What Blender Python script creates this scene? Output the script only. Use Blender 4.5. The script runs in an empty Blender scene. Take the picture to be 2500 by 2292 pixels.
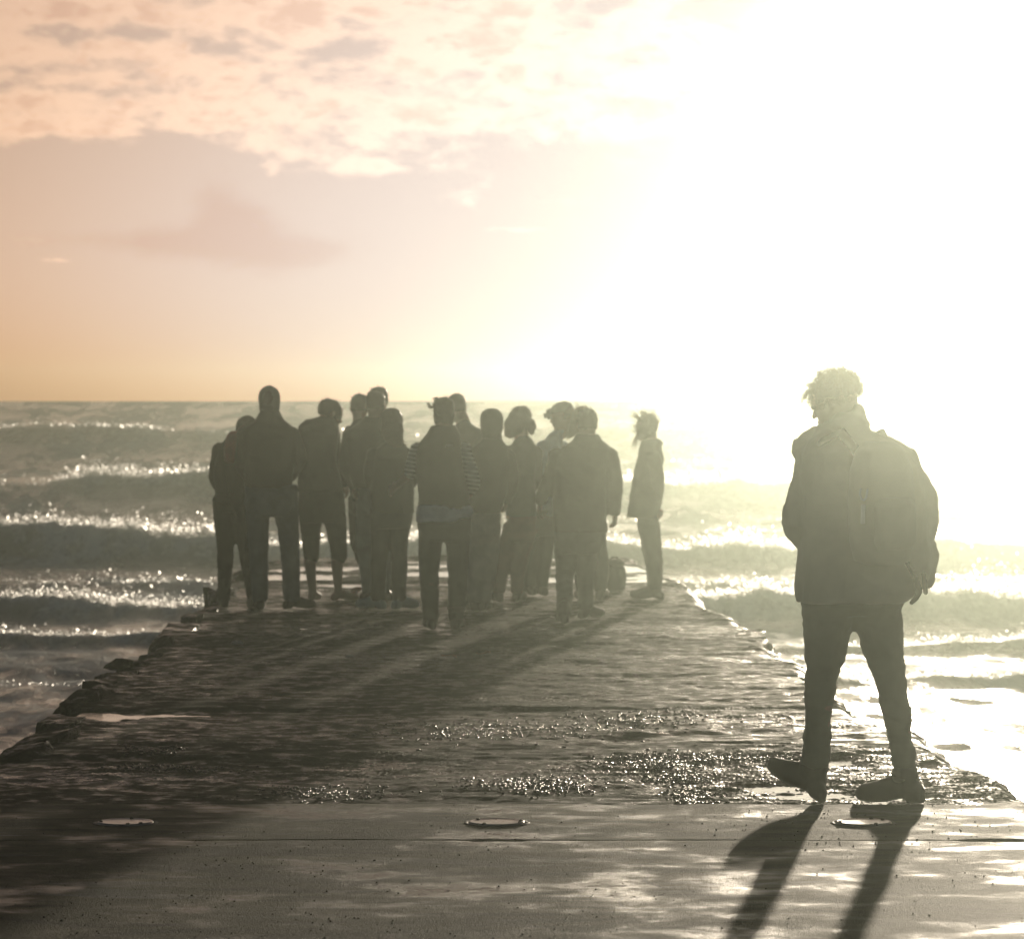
import bpy, bmesh, math, random
import numpy as np
from mathutils import Vector, Matrix

random.seed(7)
RNG = np.random.default_rng(11)
scene = bpy.context.scene
COL = scene.collection

# ------------------------------------------------------------------ camera, sky, sun, exposure
EYE = 1.70                      # eye height over the pier deck
FPX = 7000.0                    # focal length in units of a 2016 px wide picture
cam_d = bpy.data.cameras.new("camera")
cam_d.sensor_width = 36.0
cam_d.lens = FPX / 2016.0 * 36.0
cam_d.shift_y = -134.0 / 2016.0
cam_d.clip_start = 0.1
cam_d.clip_end = 2000.0
cam_d.dof.use_dof = True
cam_d.dof.focus_distance = 15.0
cam_d.dof.aperture_fstop = 7.0
cam = bpy.data.objects.new("camera", cam_d)
cam.location = (0, 0, EYE)
cam.rotation_euler = (math.radians(90), 0, 0)
COL.objects.link(cam)
scene.camera = cam

SUN_AZ = math.radians(8.5)      # right of the view axis
SUN_EL = math.radians(4.3)
world = bpy.data.worlds.new("World")
scene.world = world
world.use_nodes = True
wt = world.node_tree
wt.nodes.clear()

def N(tree, typ, **kw):
    n = tree.nodes.new(typ)
    for k, v in kw.items():
        setattr(n, k, v)
    return n

def mathn(tree, op, a, b=None, c=None, clamp=False):
    n = tree.nodes.new("ShaderNodeMath")
    n.operation = op
    n.use_clamp = clamp
    for i, v in enumerate((a, b, c)):
        if v is None:
            continue
        if isinstance(v, (int, float)):
            n.inputs[i].default_value = v
        else:
            tree.links.new(v, n.inputs[i])
    return n.outputs[0]

def maprange(tree, v, a, b, c=0.0, d=1.0, smooth=True):
    n = tree.nodes.new("ShaderNodeMapRange")
    n.interpolation_type = 'SMOOTHSTEP' if smooth else 'LINEAR'
    tree.links.new(v, n.inputs[0])
    for i, x in enumerate((a, b, c, d)):
        n.inputs[i + 1].default_value = x
    return n.outputs[0]

def mixc(tree, fac, a, b, blend='MIX'):
    n = tree.nodes.new("ShaderNodeMix")
    n.data_type = 'RGBA'
    n.blend_type = blend
    if isinstance(fac, (int, float)):
        n.inputs[0].default_value = fac
    else:
        tree.links.new(fac, n.inputs[0])
    for i, v in ((6, a), (7, b)):
        if isinstance(v, tuple):
            n.inputs[i].default_value = (*v, 1) if len(v) == 3 else v
        else:
            tree.links.new(v, n.inputs[i])
    return n.outputs[2]

def noise(tree, vec, scale, detail=4, rough=0.55, dist=0.0):
    n = tree.nodes.new("ShaderNodeTexNoise")
    n.inputs['Scale'].default_value = scale
    n.inputs['Detail'].default_value = detail
    n.inputs['Roughness'].default_value = rough
    n.inputs['Distortion'].default_value = dist
    if vec is not None:
        tree.links.new(vec, n.inputs['Vector'])
    return n.outputs[0]

def build_sky():
    L = wt.links
    sky = N(wt, "ShaderNodeTexSky", sky_type='NISHITA')
    sky.sun_disc = False
    sky.sun_elevation = SUN_EL
    sky.sun_rotation = SUN_AZ
    sky.altitude = 0
    sky.air_density = 0.5
    sky.dust_density = 2.1
    sky.ozone_density = 1.7
    tc = N(wt, "ShaderNodeTexCoord")
    sep = N(wt, "ShaderNodeSeparateXYZ")
    L.new(tc.outputs['Generated'], sep.inputs[0])
    X, Y, Z = sep.outputs
    az = mathn(wt, 'ARCTAN2', X, Y)
    el = mathn(wt, 'ARCSINE', Z)
    # cloud field in direction space
    mp = N(wt, "ShaderNodeMapping")
    mp.inputs['Scale'].default_value = (1.0, 1.0, 2.3)
    L.new(tc.outputs['Generated'], mp.inputs[0])
    nv = mp.outputs[0]
    big = noise(wt, nv, 17.0, 2, 0.5, 0.3)
    det = noise(wt, nv, 50.0, 9, 0.62, 0.15)
    # more cloud the higher one looks, a clear band over the horizon
    cover = maprange(wt, el, math.radians(2.2), math.radians(5.4), -0.32, -0.02)
    field = mathn(wt, 'ADD', mathn(wt, 'MULTIPLY', big, 0.40), mathn(wt, 'MULTIPLY', det, 1.0))
    field = mathn(wt, 'ADD', field, cover)
    # the cloud banks seen in the photograph: (azimuth, elevation, half width, half height, gain) in degrees
    banks = [(-6.7, 4.6, 2.3, 0.30, 0.30), (-4.6, 5.05, 1.5, 0.33, 0.30), (-7.6, 4.3, 2.2, 0.16, 0.2),
             (-7.2, 5.5, 1.4, 0.22, 0.18), (-5.6, 5.45, 0.7, 0.18, 0.12), (-7.4, 6.3, 1.7, 0.25, 0.28), (-3.6, 6.1, 2.2, 0.4, 0.24),
             (-2.4, 4.3, 2.4, 0.5, 0.22), (0.5, 5.6, 3.0, 0.8, 0.26), (-1.6, 3.75, 1.3, 0.22, 0.30), (0.6, 3.2, 1.7, 0.14, 0.34), (-0.2, 2.75, 1.6, 0.10, 0.32), (-3.3, 3.7, 0.9, 0.18, 0.22), (2.6, 4.5, 2.0, 0.35, 0.2), (-7.3, 2.25, 0.7, 0.06, 0.30), (-6.9, 5.0, 1.6, 0.16, -0.20),
             (-6.4, 5.85, 1.4, 0.2, -0.22), (-5.0, 3.85, 2.8, 0.22, -0.2)]
    def bump(a0, e0, w, h):
        da = mathn(wt, 'DIVIDE', mathn(wt, 'SUBTRACT', az, math.radians(a0)), math.radians(w))
        de = mathn(wt, 'DIVIDE', mathn(wt, 'SUBTRACT', el, math.radians(e0)), math.radians(h))
        r2 = mathn(wt, 'ADD', mathn(wt, 'MULTIPLY', da, da), mathn(wt, 'MULTIPLY', de, de))
        return mathn(wt, 'EXPONENT', mathn(wt, 'MULTIPLY', r2, -1.0))
    for a0, e0, w, h, g in banks:
        field = mathn(wt, 'ADD', field, mathn(wt, 'MULTIPLY', bump(a0, e0, w, h), g * 0.62))
    cloud = maprange(wt, field, 0.585, 0.77)
    shd = noise(wt, nv, 95.0, 6, 0.6, 0.3)
    core = maprange(wt, mathn(wt, 'ADD', field, mathn(wt, 'MULTIPLY', mathn(wt, 'SUBTRACT', shd, 0.5), 0.9)), 0.74, 0.98)
    # the low soft cumulus over the horizon
    lowf = None
    for a0, e0, w, h, g in [(-4.65, 3.0, 0.7, 0.5, 1.2), (-4.6, 2.5, 1.9, 0.35, 0.8), (-6.0, 2.55, 1.3, 0.16, 0.5), (-3.4, 2.3, 1.4, 0.4, 0.4)]:
        b = mathn(wt, 'MULTIPLY', bump(a0, e0, w, h), g)
        lowf = b if lowf is None else mathn(wt, 'ADD', lowf, b)
    lowf = mathn(wt, 'ADD', lowf, mathn(wt, 'MULTIPLY', mathn(wt, 'SUBTRACT', det, 0.5), 1.7))
    low = maprange(wt, lowf, 0.15, 1.20)
    col = mixc(wt, 1.0, sky.outputs[0], (1.34, 1.00, 0.93), 'MULTIPLY')
    col = mixc(wt, maprange(wt, el, math.radians(1.8), math.radians(6.0)), col, mixc(wt, 1.0, col, (0.93, 0.985, 1.02), 'MULTIPLY'))
    bw0 = N(wt, "ShaderNodeRGBToBW"); L.new(col, bw0.inputs[0])
    soft = N(wt, "ShaderNodeCombineColor")
    kf = maprange(wt, bw0.outputs[0], 12.0, 60.0, 1.0, 0.60)
    for k in range(3):
        L.new(kf, soft.inputs[k])
    col = mixc(wt, 1.0, col, soft.outputs[0], 'MULTIPLY')
    bw = N(wt, "ShaderNodeRGBToBW"); L.new(col, bw.inputs[0])
    grey = N(wt, "ShaderNodeCombineColor")
    for k, g in enumerate((1.08, 0.965, 0.93)):
        L.new(mathn(wt, 'MULTIPLY', bw.outputs[0], g), grey.inputs[k])
    col = mixc(wt, maprange(wt, bw.outputs[0], 12.0, 32.0, 0.0, 0.9), col, grey.outputs[0])
    low_col = mixc(wt, 1.0, col, (0.90, 0.82, 0.80), 'MULTIPLY')
    col1 = mixc(wt, mathn(wt, 'MULTIPLY', low, 0.85), col, low_col)
    lit = mixc(wt, 1.0, col, (1.60, 1.50, 1.36), 'MULTIPLY')
    shade = mixc(wt, 1.0, col, (1.22, 1.06, 0.96), 'MULTIPLY')
    ccol = mixc(wt, mathn(wt, 'MULTIPLY', core, 0.8), lit, shade)
    out = mixc(wt, mathn(wt, 'MULTIPLY', cloud, 0.85), col1, ccol)
    bg = N(wt, "ShaderNodeBackground")
    bg.inputs['Strength'].default_value = SKY_STRENGTH
    L.new(out, bg.inputs['Color'])
    wo = N(wt, "ShaderNodeOutputWorld")
    L.new(bg.outputs[0], wo.inputs['Surface'])

SKY_STRENGTH = 0.05
build_sky()

sun_d = bpy.data.lights.new("sun", 'SUN')
sun_d.energy = 5.0
sun_d.angle = math.radians(0.8)
sun_d.color = (1.0, 0.86, 0.67)
sun = bpy.data.objects.new("sun", sun_d)
sdir = Vector((math.sin(SUN_AZ) * math.cos(SUN_EL), math.cos(SUN_AZ) * math.cos(SUN_EL), math.sin(SUN_EL)))
sun.rotation_euler = (-sdir).to_track_quat('-Z', 'Y').to_euler()
COL.objects.link(sun)

scene.view_settings.view_transform = 'Standard'
scene.view_settings.look = 'None'
scene.view_settings.exposure = -1.0
scene.view_settings.gamma = 1.0
scene.view_settings.use_curve_mapping = False
scene.cycles.use_denoising = True
scene.cycles.volume_bounces = 1
scene.cycles.max_bounces = 6
HAZE_DENSITY = 0.0037
HAZE_G = 0.972

# ------------------------------------------------------------------ helpers
def at(px, py, d):
    """the point at depth d that the 2016 px wide photograph shows at (px, py)"""
    return np.array([(px - 1008.0) * d / FPX, d, EYE - (py - 790.0) * d / FPX])

def vnoise(p, seed=0):
    """value noise in two or three dimensions"""
    p = np.asarray(p, dtype=np.float32)
    n = p.shape[-1]
    i = np.floor(p)
    f = p - i
    f = f * f * (3 - 2 * f)
    i = i.astype(np.int32).astype(np.uint32)
    K = (374761393, 668265263, 2246822519)
    h0 = np.uint32((seed * 1274126177) & 0xFFFFFFFF)
    r = 0
    for c in range(2 ** n):
        w = np.float32(1); h = h0
        for k in range(n):
            bit = (c >> k) & 1
            w = w * (f[..., k] if bit else 1 - f[..., k])
            h = h + (i[..., k] + np.uint32(bit)) * np.uint32(K[k])
        h = (h ^ (h >> np.uint32(13))) * np.uint32(1274126177)
        h = h ^ (h >> np.uint32(16))
        r = r + w * (h.astype(np.float32) / np.float32(4294967296.0))
    return r * 2 - 1

def fbm(p, octv=4, seed=0, gain=0.5):
    """fractal noise, each octave turned so that no lattice shows"""
    p = np.asarray(p, dtype=np.float32)
    a, s, r = 1.0, 0.0, 0
    for o in range(octv):
        t = 0.65 + 0.9 * o + 0.37 * seed
        c, n = math.cos(t), math.sin(t)
        q = np.array(p, copy=True)
        q[..., 0] = c * p[..., 0] - n * p[..., 1]
        q[..., 1] = n * p[..., 0] + c * p[..., 1]
        r = r + a * vnoise(q * (2 ** o) + 17.3 * o + 3.1, seed + o)
        s += a
        a *= gain
    return r / s

def xy(x, y):
    x, y = np.broadcast_arrays(np.asarray(x, np.float32), np.asarray(y, np.float32))
    return np.stack([x, y], -1)

def sstep(a, b, v):
    t = np.clip((v - a) / (b - a), 0, 1)
    return t * t * (3 - 2 * t)

def mesh_np(name, verts, quads=None, tris=None, smooth=True):
    """mesh from numpy arrays"""
    me = bpy.data.meshes.new(name)
    verts = np.asarray(verts, np.float32).reshape(-1, 3)
    loops, starts, tot = [], [], 0
    if quads is not None and len(quads):
        quads = np.asarray(quads, np.int32)
        loops.append(quads.ravel()); starts.append(np.arange(len(quads), dtype=np.int32) * 4); tot = quads.size
    if tris is not None and len(tris):
        tris = np.asarray(tris, np.int32)
        loops.append(tris.ravel()); starts.append(np.arange(len(tris), dtype=np.int32) * 3 + tot)
    loops = np.concatenate(loops); starts = np.concatenate(starts)
    me.vertices.add(len(verts)); me.vertices.foreach_set("co", verts.ravel())
    me.loops.add(len(loops)); me.loops.foreach_set("vertex_index", loops)
    me.polygons.add(len(starts)); me.polygons.foreach_set("loop_start", starts)
    me.update(calc_edges=True)
    if smooth:
        me.polygons.foreach_set("use_smooth", np.ones(len(starts), bool))
    me.update()
    return me

def grid_quads(nr, nc, closed=False):
    r = np.arange(nr - 1)[:, None]
    c = np.arange(nc if closed else nc - 1)[None, :]
    c2 = (c + 1) % nc
    return np.stack(np.broadcast_arrays(r * nc + c, r * nc + c2, (r + 1) * nc + c2, (r + 1) * nc + c), -1).reshape(-1, 4)

def obj(name, me, mat=None, parent=None, loc=None, label=None, cat=None, group=None, kind=None):
    o = bpy.data.objects.new(name, me)
    COL.objects.link(o)
    if mat is not None and me is not None and not me.materials:
        me.materials.append(mat)
    if loc is not None:
        o.location = [float(v) for v in loc]
    if parent is not None:
        o.parent = parent
    for k, v in (("label", label), ("category", cat), ("group", group), ("kind", kind)):
        if v:
            o[k] = v
    return o

def new_mat(name):
    m = bpy.data.materials.new(name)
    m.use_nodes = True
    t = m.node_tree
    p = t.nodes["Principled BSDF"]
    return m, t, p

def bump_to(t, p, h, strength=0.4, dist=0.02):
    b = N(t, "ShaderNodeBump")
    b.inputs['Strength'].default_value = strength
    b.inputs['Distance'].default_value = dist
    t.links.new(h, b.inputs['Height'])
    t.links.new(b.outputs[0], p.inputs['Normal'])
    return b

def pos(t):
    return N(t, "ShaderNodeNewGeometry").outputs['Position']

def objc(t):
    return N(t, "ShaderNodeTexCoord").outputs['Object']

# ------------------------------------------------------------------ sea
SEA = -1.0
def sea_mean(R):
    return SEA + (EYE - SEA) * np.clip((R - 45) / 65, 0, 1) ** 2

def sea_material():
    m, t, p = new_mat("sea_water")
    P = pos(t)
    at_ = N(t, "ShaderNodeAttribute"); at_.attribute_name = "foam"
    foam_a = at_.outputs['Fac']
    mp = N(t, "ShaderNodeMapping"); mp.inputs['Scale'].default_value = (1.0, 0.30, 1.0)
    t.links.new(P, mp.inputs[0])
    n1 = noise(t, mp.outputs[0], 0.75, 8, 0.66, 0.5)
    n2 = noise(t, mp.outputs[0], 5.0, 5, 0.6, 0.5)
    lace = maprange(t, mathn(t, 'ADD', mathn(t, 'MULTIPLY', n1, 0.7), mathn(t, 'MULTIPLY', n2, 0.3)), 0.46, 0.60)
    fm = mathn(t, 'ADD', mathn(t, 'MULTIPLY', foam_a, mathn(t, 'ADD', mathn(t, 'MULTIPLY', n2, 0.9), 0.55)), mathn(t, 'MULTIPLY', lace, 0.80), clamp=True)
    col = mixc(t, fm, (0.030, 0.050, 0.042), (0.74, 0.76, 0.73))
    t.links.new(col, p.inputs['Base Color'])
    r = mathn(t, 'ADD', mathn(t, 'MULTIPLY', fm, 0.55), 0.20)
    t.links.new(r, p.inputs['Roughness'])
    p.inputs['IOR'].default_value = 1.33
    p.inputs['Specular IOR Level'].default_value = 0.45
    rip = noise(t, mp.outputs[0], 3.2, 6, 0.62, 0.6)
    bump_to(t, p, rip, 0.8, 0.09)
    return m

def build_sea():
    # rows by depth, columns by angle: fine where the photograph looks, coarse elsewhere
    rows = [3.0, 6.0, 10.0, 14.0, 18.0]
    d = 20.0
    while d < 110.0:
        rows.append(d)
        d += min(max(d * d / 18900 * 0.38, 0.05), 0.22)
    rows.append(110.0)
    R = np.array(rows)
    a_f = np.radians(np.linspace(-9.6, 9.6, 520))
    a_b = np.radians(np.linspace(9.6, 350.4, 74)[1:-1])
    A = np.concatenate([a_f, a_b])
    RR, AA = np.meshgrid(R, A, indexing='ij')
    X = RR * np.sin(AA); Y = RR * np.cos(AA)
    Z = sea_mean(RR)
    front = (np.abs(((AA + math.pi) % (2 * math.pi)) - math.pi) < math.radians(9.7)).astype(float)
    far = 1 - sstep(90, 109, RR)
    chop = (fbm(xy(X * 0.22, Y * 0.16), 5, 3, 0.6) * 0.12 + np.abs(fbm(xy(X * .55, Y * 0.35), 4, 9)) * 0.11) * sstep(18, 30, RR)
    swell = 0.16 * np.sin(Y * 0.33 + 1.5 * fbm(xy(X * 0.03, Y * 0.03), 2, 5)) * sstep(45, 75, RR)
    Z = Z + (chop + swell) * front * far
    foam = np.zeros_like(Z)
    # breakers: depth, slant, height, front width, back width, foaminess, seed, strength by picture x (px, weight)
    W = [(96.5, 0.07, 0.32, 1.3, 3.0, 0.25, 21, [(-300, 1), (200, 1), (420, .7), (900, .4), (1500, .7), (2300, .6)]),
         (87.5, -0.05, 0.28, 1.2, 2.6, 0.15, 22, [(-300, .3), (200, .5), (600, 1), (1500, .6), (2300, 1)]),
         (77, 0.04, 0.52, 1.0, 2.6, 0.75, 23, [(-300, .1), (90, .15), (190, 1), (600, .9), (1250, .8), (1500, 1), (1800, .9), (2300, .6)]),
         (68, 0.09, 0.28, 0.9, 2.4, 0.30, 31, [(-300, 1), (150, .5), (420, .3), (1300, .7), (2300, 1)]),
         (58, -0.03, 0.54, 0.75, 2.2, 0.95, 24, [(-300, .8), (100, 1), (420, 1), (1300, .75), (1700, .75), (2300, 1)]),
         (51, 0.06, 0.24, 0.55, 2.0, 0.5, 26, [(-300, .4), (200, .3), (1300, .5), (1900, 1), (2300, 1)]),
         (43.8, -0.03, 0.42, 0.55, 1.8, 1.0, 25, [(-300, 1), (400, .95), (1300, .75), (1500, 1), (2300, 1)]),
         (38.6, 0.03, 0.17, 0.35, 1.3, 0.55, 27, [(-300, .7), (300, 1), (1450, .4), (2300, .8)]),
         (33.5, 0.08, 0.15, 0.40, 1.6, 0.5, 28, [(-300, .2), (200, .2), (1500, .8), (2300, 1)])]
    crests = []
    px = 1008 + FPX * X / np.maximum(Y, 1.0)
    for d0, sl, h, wf, wb, fo, sd, wgt in W:
        yc = d0 + sl * X + 1.7 * fbm(xy(X * 0.13, 0.0 * X + d0), 4, sd) * (h / 0.5) ** 0.5
        w = np.interp(px, [q[0] for q in wgt], [q[1] for q in wgt])
        jag = 0.62 + 0.55 * fbm(xy(X * 0.30, 0 * X + d0 * 3), 2, sd + 50) + 0.30 * fbm(xy(X * 1.7, 0 * X + d0 * 5), 4, sd + 60, 0.65)
        amp = h * w * np.clip(jag, 0.1, 1.5)
        u = Y - yc
        prof = np.where(u < 0, np.exp(-(u / wf) ** 2), np.exp(-(u / wb) ** 2))
        Z = Z + amp * prof * front
        tex = 0.55 + 0.45 * fbm(xy(X * 1.3, Y * 2.0), 4, sd + 70)
        foam += fo * w * front * np.clip(np.where(u < 0, np.exp(-(u / (wf * 1.7)) ** 2), np.exp(-(u / (wb * 0.25)) ** 2)) * tex * 0.6 + 0.6 * np.exp(-(u / (wf * 0.35)) ** 2), 0, 1)
        crests.append((d0, sl, h, sd, wgt, wf))
    # white water streaming between the breakers near the pier
    flat = sstep(0.05, 0.4, fbm(xy(X * 0.35, Y * 0.22), 4, 41)) * (1 - sstep(50, 85, RR)) * 0.75
    foam = np.clip(foam + flat * front, 0, 1)
    V = np.stack([X, Y, Z], -1)
    me = mesh_np("sea", V, quads=grid_quads(len(R), len(A), closed=True)[:, ::-1])
    a = me.attributes.new("foam", 'FLOAT', 'POINT')
    a.data.foreach_set("value", foam.ravel().astype(np.float32))
    obj("sea", me, sea_material(), kind="structure")
    return crests, (R, A, Z)

crests, sea_grid = build_sea()

def sea_height(x, y):
    R, A, Z = sea_grid
    r = np.hypot(x, y); a = np.arctan2(x, y)
    i = np.clip(np.searchsorted(R, r), 0, len(R) - 1)
    j = np.clip(np.searchsorted(A[:520], a), 0, 519)
    return Z[i, j]

def build_spray():
    """droplets torn off the crests: small octahedra"""
    pts, rad = [], []
    for (d0, sl, h, sd, wgt, wf), dens in zip(crests, (160, 60, 1500, 150, 2600, 350, 3000, 500, 420)):
        n = dens * 26
        pxs = RNG.uniform(-120, 2140, n)
        x = (pxs - 1008) * d0 / FPX
        yc = d0 + sl * x + 1.7 * fbm(xy(x * 0.13, 0 * x + d0), 4, sd) * (h / 0.5) ** 0.5
        w = np.interp(pxs, [q[0] for q in wgt], [q[1] for q in wgt])
        clump = fbm(xy(x * 0.5, 0 * x + d0), 3, sd + 90) * 0.5 + 0.5
        keep = RNG.uniform(0, 1, n) < np.clip(w * (clump * 3.0 - 1.05), 0, 1)
        x, yc, clump, w = x[keep], yc[keep], clump[keep], w[keep]
        y = yc + np.abs(RNG.normal(0, wf * 0.30, len(x)))
        z = sea_height(x, y) + np.abs(RNG.exponential(0.12, len(x))) * h * (0.35 + 1.6 * clump ** 2) + 0.006
        pts.append(np.stack([x, y, z], -1)); rad.append(RNG.uniform(0.35, 1.0, len(x)) * 0.00031 * d0 * (0.7 + RNG.exponential(0.35, len(x))))
    P = np.concatenate(pts); r = np.concatenate(rad)
    O = RNG.normal(0, 0.75, (len(P), 4, 3)); F = np.array([[0, 1, 2], [2, 1, 3]])
    V = P[:, None, :] + O * r[:, None, None]
    T = (F[None] + 4 * np.arange(len(P))[:, None, None]).reshape(-1, 3)
    m = bpy.data.materials.new("spray"); m.use_nodes = True; t = m.node_tree; t.nodes.clear()
    tr = N(t, "ShaderNodeBsdfTranslucent"); tr.inputs[0].default_value = (0.9, 0.9, 0.88, 1)
    df = N(t, "ShaderNodeBsdfDiffuse"); df.inputs[0].default_value = (0.85, 0.85, 0.83, 1)
    mx = N(t, "ShaderNodeMixShader"); mx.inputs[0].default_value = 0.7
    t.links.new(df.outputs[0], mx.inputs[1]); t.links.new(tr.outputs[0], mx.inputs[2])
    gl = N(t, "ShaderNodeBsdfRefraction"); gl.inputs['Roughness'].default_value = 0.75; gl.inputs['IOR'].default_value = 1.33
    m2 = N(t, "ShaderNodeMixShader"); m2.inputs[0].default_value = 0.6
    t.links.new(mx.outputs[0], m2.inputs[1]); t.links.new(gl.outputs[0], m2.inputs[2])
    o = N(t, "ShaderNodeOutputMaterial"); t.links.new(m2.outputs[0], o.inputs[0])
    obj("sea_spray", mesh_np("sea_spray", V, tris=T, smooth=False), m, kind="stuff")

build_spray()

# ------------------------------------------------------------------ pier
LEFT = [(-260, 1625), (-150, 1560), (-60, 1515), (0, 1490), (29, 1485), (33, 1463), (57, 1457), (78, 1433), (109, 1407), (131, 1404), (135, 1376), (146, 1371),
        (170, 1369), (177, 1350), (192, 1334), (225, 1321), (242, 1306), (270, 1297), (294, 1280), (301, 1251), (325, 1240), (356, 1235),
        (360, 1217), (380, 1203), (399, 1197), (412, 1176), (425, 1160), (445, 1138), (466, 1124), (500, 1112), (540, 1104), (552, 1098)]
RIGHT = [(2180, 1662), (2090, 1608), (2016, 1561), (1992, 1549), (1950, 1518), (1919, 1508), (1876, 1501), (1862, 1475), (1837, 1462), (1802, 1440), (1755, 1430), (1712, 1423),
         (1685, 1398), (1668, 1388), (1648, 1365), (1600, 1326), (1576, 1304), (1553, 1294), (1529, 1289), (1520, 1265), (1508, 1250), (1475, 1232), (1451, 1218),
         (1400, 1197), (1385, 1185), (1370, 1165), (1340, 1145), (1310, 1130), (1285, 1119), (1240, 1098)]
def edge_curve(pl):
    d = np.array([EYE * FPX / (p[1] - 790.0) for p in pl])
    x = np.array([(p[0] - 1008.0) for p in pl]) * d / FPX
    o = np.argsort(d)
    return d[o], x[o]
LD, LX = edge_curve(LEFT)
RD, RX = edge_curve(RIGHT)
D_JOIN = EYE * FPX / (1590 - 790.0)        # where the smooth slabs begin, 14.9 m
D_GROOVE = EYE * FPX / (1662 - 790.0)      # joint between the two slabs, 13.6 m
D_END = EYE * FPX / (1098 - 790.0)
WATER = -0.012

def rowz(py):
    return EYE * FPX / (py - 790.0)

def deck_height(x, y):
    """relief of the worn part of the deck"""
    p = xy(x, y)
    z = fbm(p * [1.1, 1.6], 4, 101) * 0.016 + fbm(p * [4.0, 6.0], 4, 103, 0.6) * 0.009
    # pits and crusts of shell
    wq = p + 0.5 * np.stack([fbm(p * 0.9, 2, 171), fbm(p * 0.9, 2, 173)], -1)
    crust = sstep(-0.12, 0.30, fbm(wq * [0.6, 0.7], 4, 107, 0.6) + 0.10 * sstep(0.0, 1.2, x) - 0.10 * sstep(0.6, -1.6, x))
    crust = crust * (0.35 + 0.65 * sstep(24.0, 19.0, y))
    z = z + crust * (np.abs(fbm(p * [50.0, 36.0], 3, 109, 0.65)) * 0.010 - 0.002)
    # shuttering lines across the pier and shallow steps
    for py, h, w in ((1395, 0.022, 0.05), (1340, 0.010, 0.05), (1292, 0.016, 0.06), (1245, 0.012, 0.08), (1487, 0.018, 0.05), (1210, 0.012, 0.1)):
        yy = rowz(py) + 0.25 * fbm(xy(x * 0.8, 0 * x + py), 3, py)
        z = z + h * 0.6 * np.clip(0.5 + 1.3 * fbm(xy(x * 0.7, y * 0.2 + py), 3, py + 3), 0, 1.2) * (sstep(-w, w, y - yy) - sstep(0.2, 2.6, y - yy))
    # hollows that hold water (picture x, y, half width px, half height px, depth)
    for hx, hy, hw, hh, dep in ((290, 1410, 200, 9, .030), (310, 1467, 40, 4, .035), (330, 1500, 90, 4, .035), (1560, 1500, 170, 7, .035), (1235, 1455, 40, 5, .03),
                                (1180, 1495, 90, 5, .02), (1500, 1560, 190, 22, .018), (560, 1130, 120, 12, .04), (1250, 1330, 110, 6, .018), (1480, 1300, 60, 5, .015)):
        d0 = rowz(hy); x0 = (hx - 1008) * d0 / FPX
        rx = hw * d0 / FPX; ry = hh * d0 * d0 / (EYE * FPX)
        r2 = ((x - x0) / rx) ** 2 + ((y - d0 + ry * 1.2 * fbm(p * [2.5, 0.6], 3, 119)) / ry) ** 2
        z = z - dep * np.exp(-r2 ** 1.2) * np.clip(0.45 + 2.0 * fbm(p * [2.6, 2.0], 4, 113, 0.6), 0, 1.2)
    # the far end is worn low and awash
    z = z - 0.002 * sstep(31.5, 34.0, y) + 0.05 * sstep(31, 34, y) * fbm(p * [0.9, 1.6], 4, 117)
    return z

def stone_material():
    m, t, p = new_mat("wet_worn_concrete")
    P = pos(t)
    big = noise(t, P, 0.9, 5, 0.6, 0.4)
    mid = noise(t, P, 7.0, 6, 0.65)
    fine = noise(t, P, 60.0, 4, 0.6)
    c = mixc(t, maprange(t, big, 0.35, 0.65), (0.045, 0.052, 0.022), (0.115, 0.105, 0.052))
    c = mixc(t, maprange(t, mid, 0.45, 0.75), c, (0.024, 0.030, 0.012))
    mb = N(t, "ShaderNodeMapping"); mb.inputs['Scale'].default_value = (0.16, 1.0, 1.0)
    t.links.new(P, mb.inputs[0])
    band = noise(t, mb.outputs[0], 0.62, 4, 0.6, 0.25)
    weed = maprange(t, band, 0.50, 0.58)
    film = maprange(t, band, 0.47, 0.40)
    c = mixc(t, mathn(t, 'MULTIPLY', weed, 0.85), c, (0.014, 0.024, 0.007))
    c = mixc(t, mathn(t, 'MULTIPLY', film, 0.6), c, (0.10, 0.105, 0.085))
    t.links.new(c, p.inputs['Base Color'])
    p.inputs['Specular Tint'].default_value = (0.90, 1.0, 0.82, 1)
    r = mathn(t, 'ADD', mathn(t, 'MULTIPLY', maprange(t, mid, 0.34, 0.60), 0.46), 0.22)
    r = mathn(t, 'SUBTRACT', mathn(t, 'ADD', r, mathn(t, 'MULTIPLY', weed, 0.12)), mathn(t, 'MULTIPLY', film, 0.12))
    t.links.new(r, p.inputs['Roughness'])
    grain = noise(t, P, 110.0, 3, 0.7)
    h = mathn(t, 'ADD', mathn(t, 'ADD', mathn(t, 'MULTIPLY', mid, 0.45), mathn(t, 'MULTIPLY', fine, 0.35)), mathn(t, 'MULTIPLY', grain, 0.2))
    t.links.new(maprange(t, r, 0.28, 0.55, 0.45, 0.03), p.inputs['Specular IOR Level'])
    bump_to(t, p, h, 0.9, 0.018)
    return m

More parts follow.
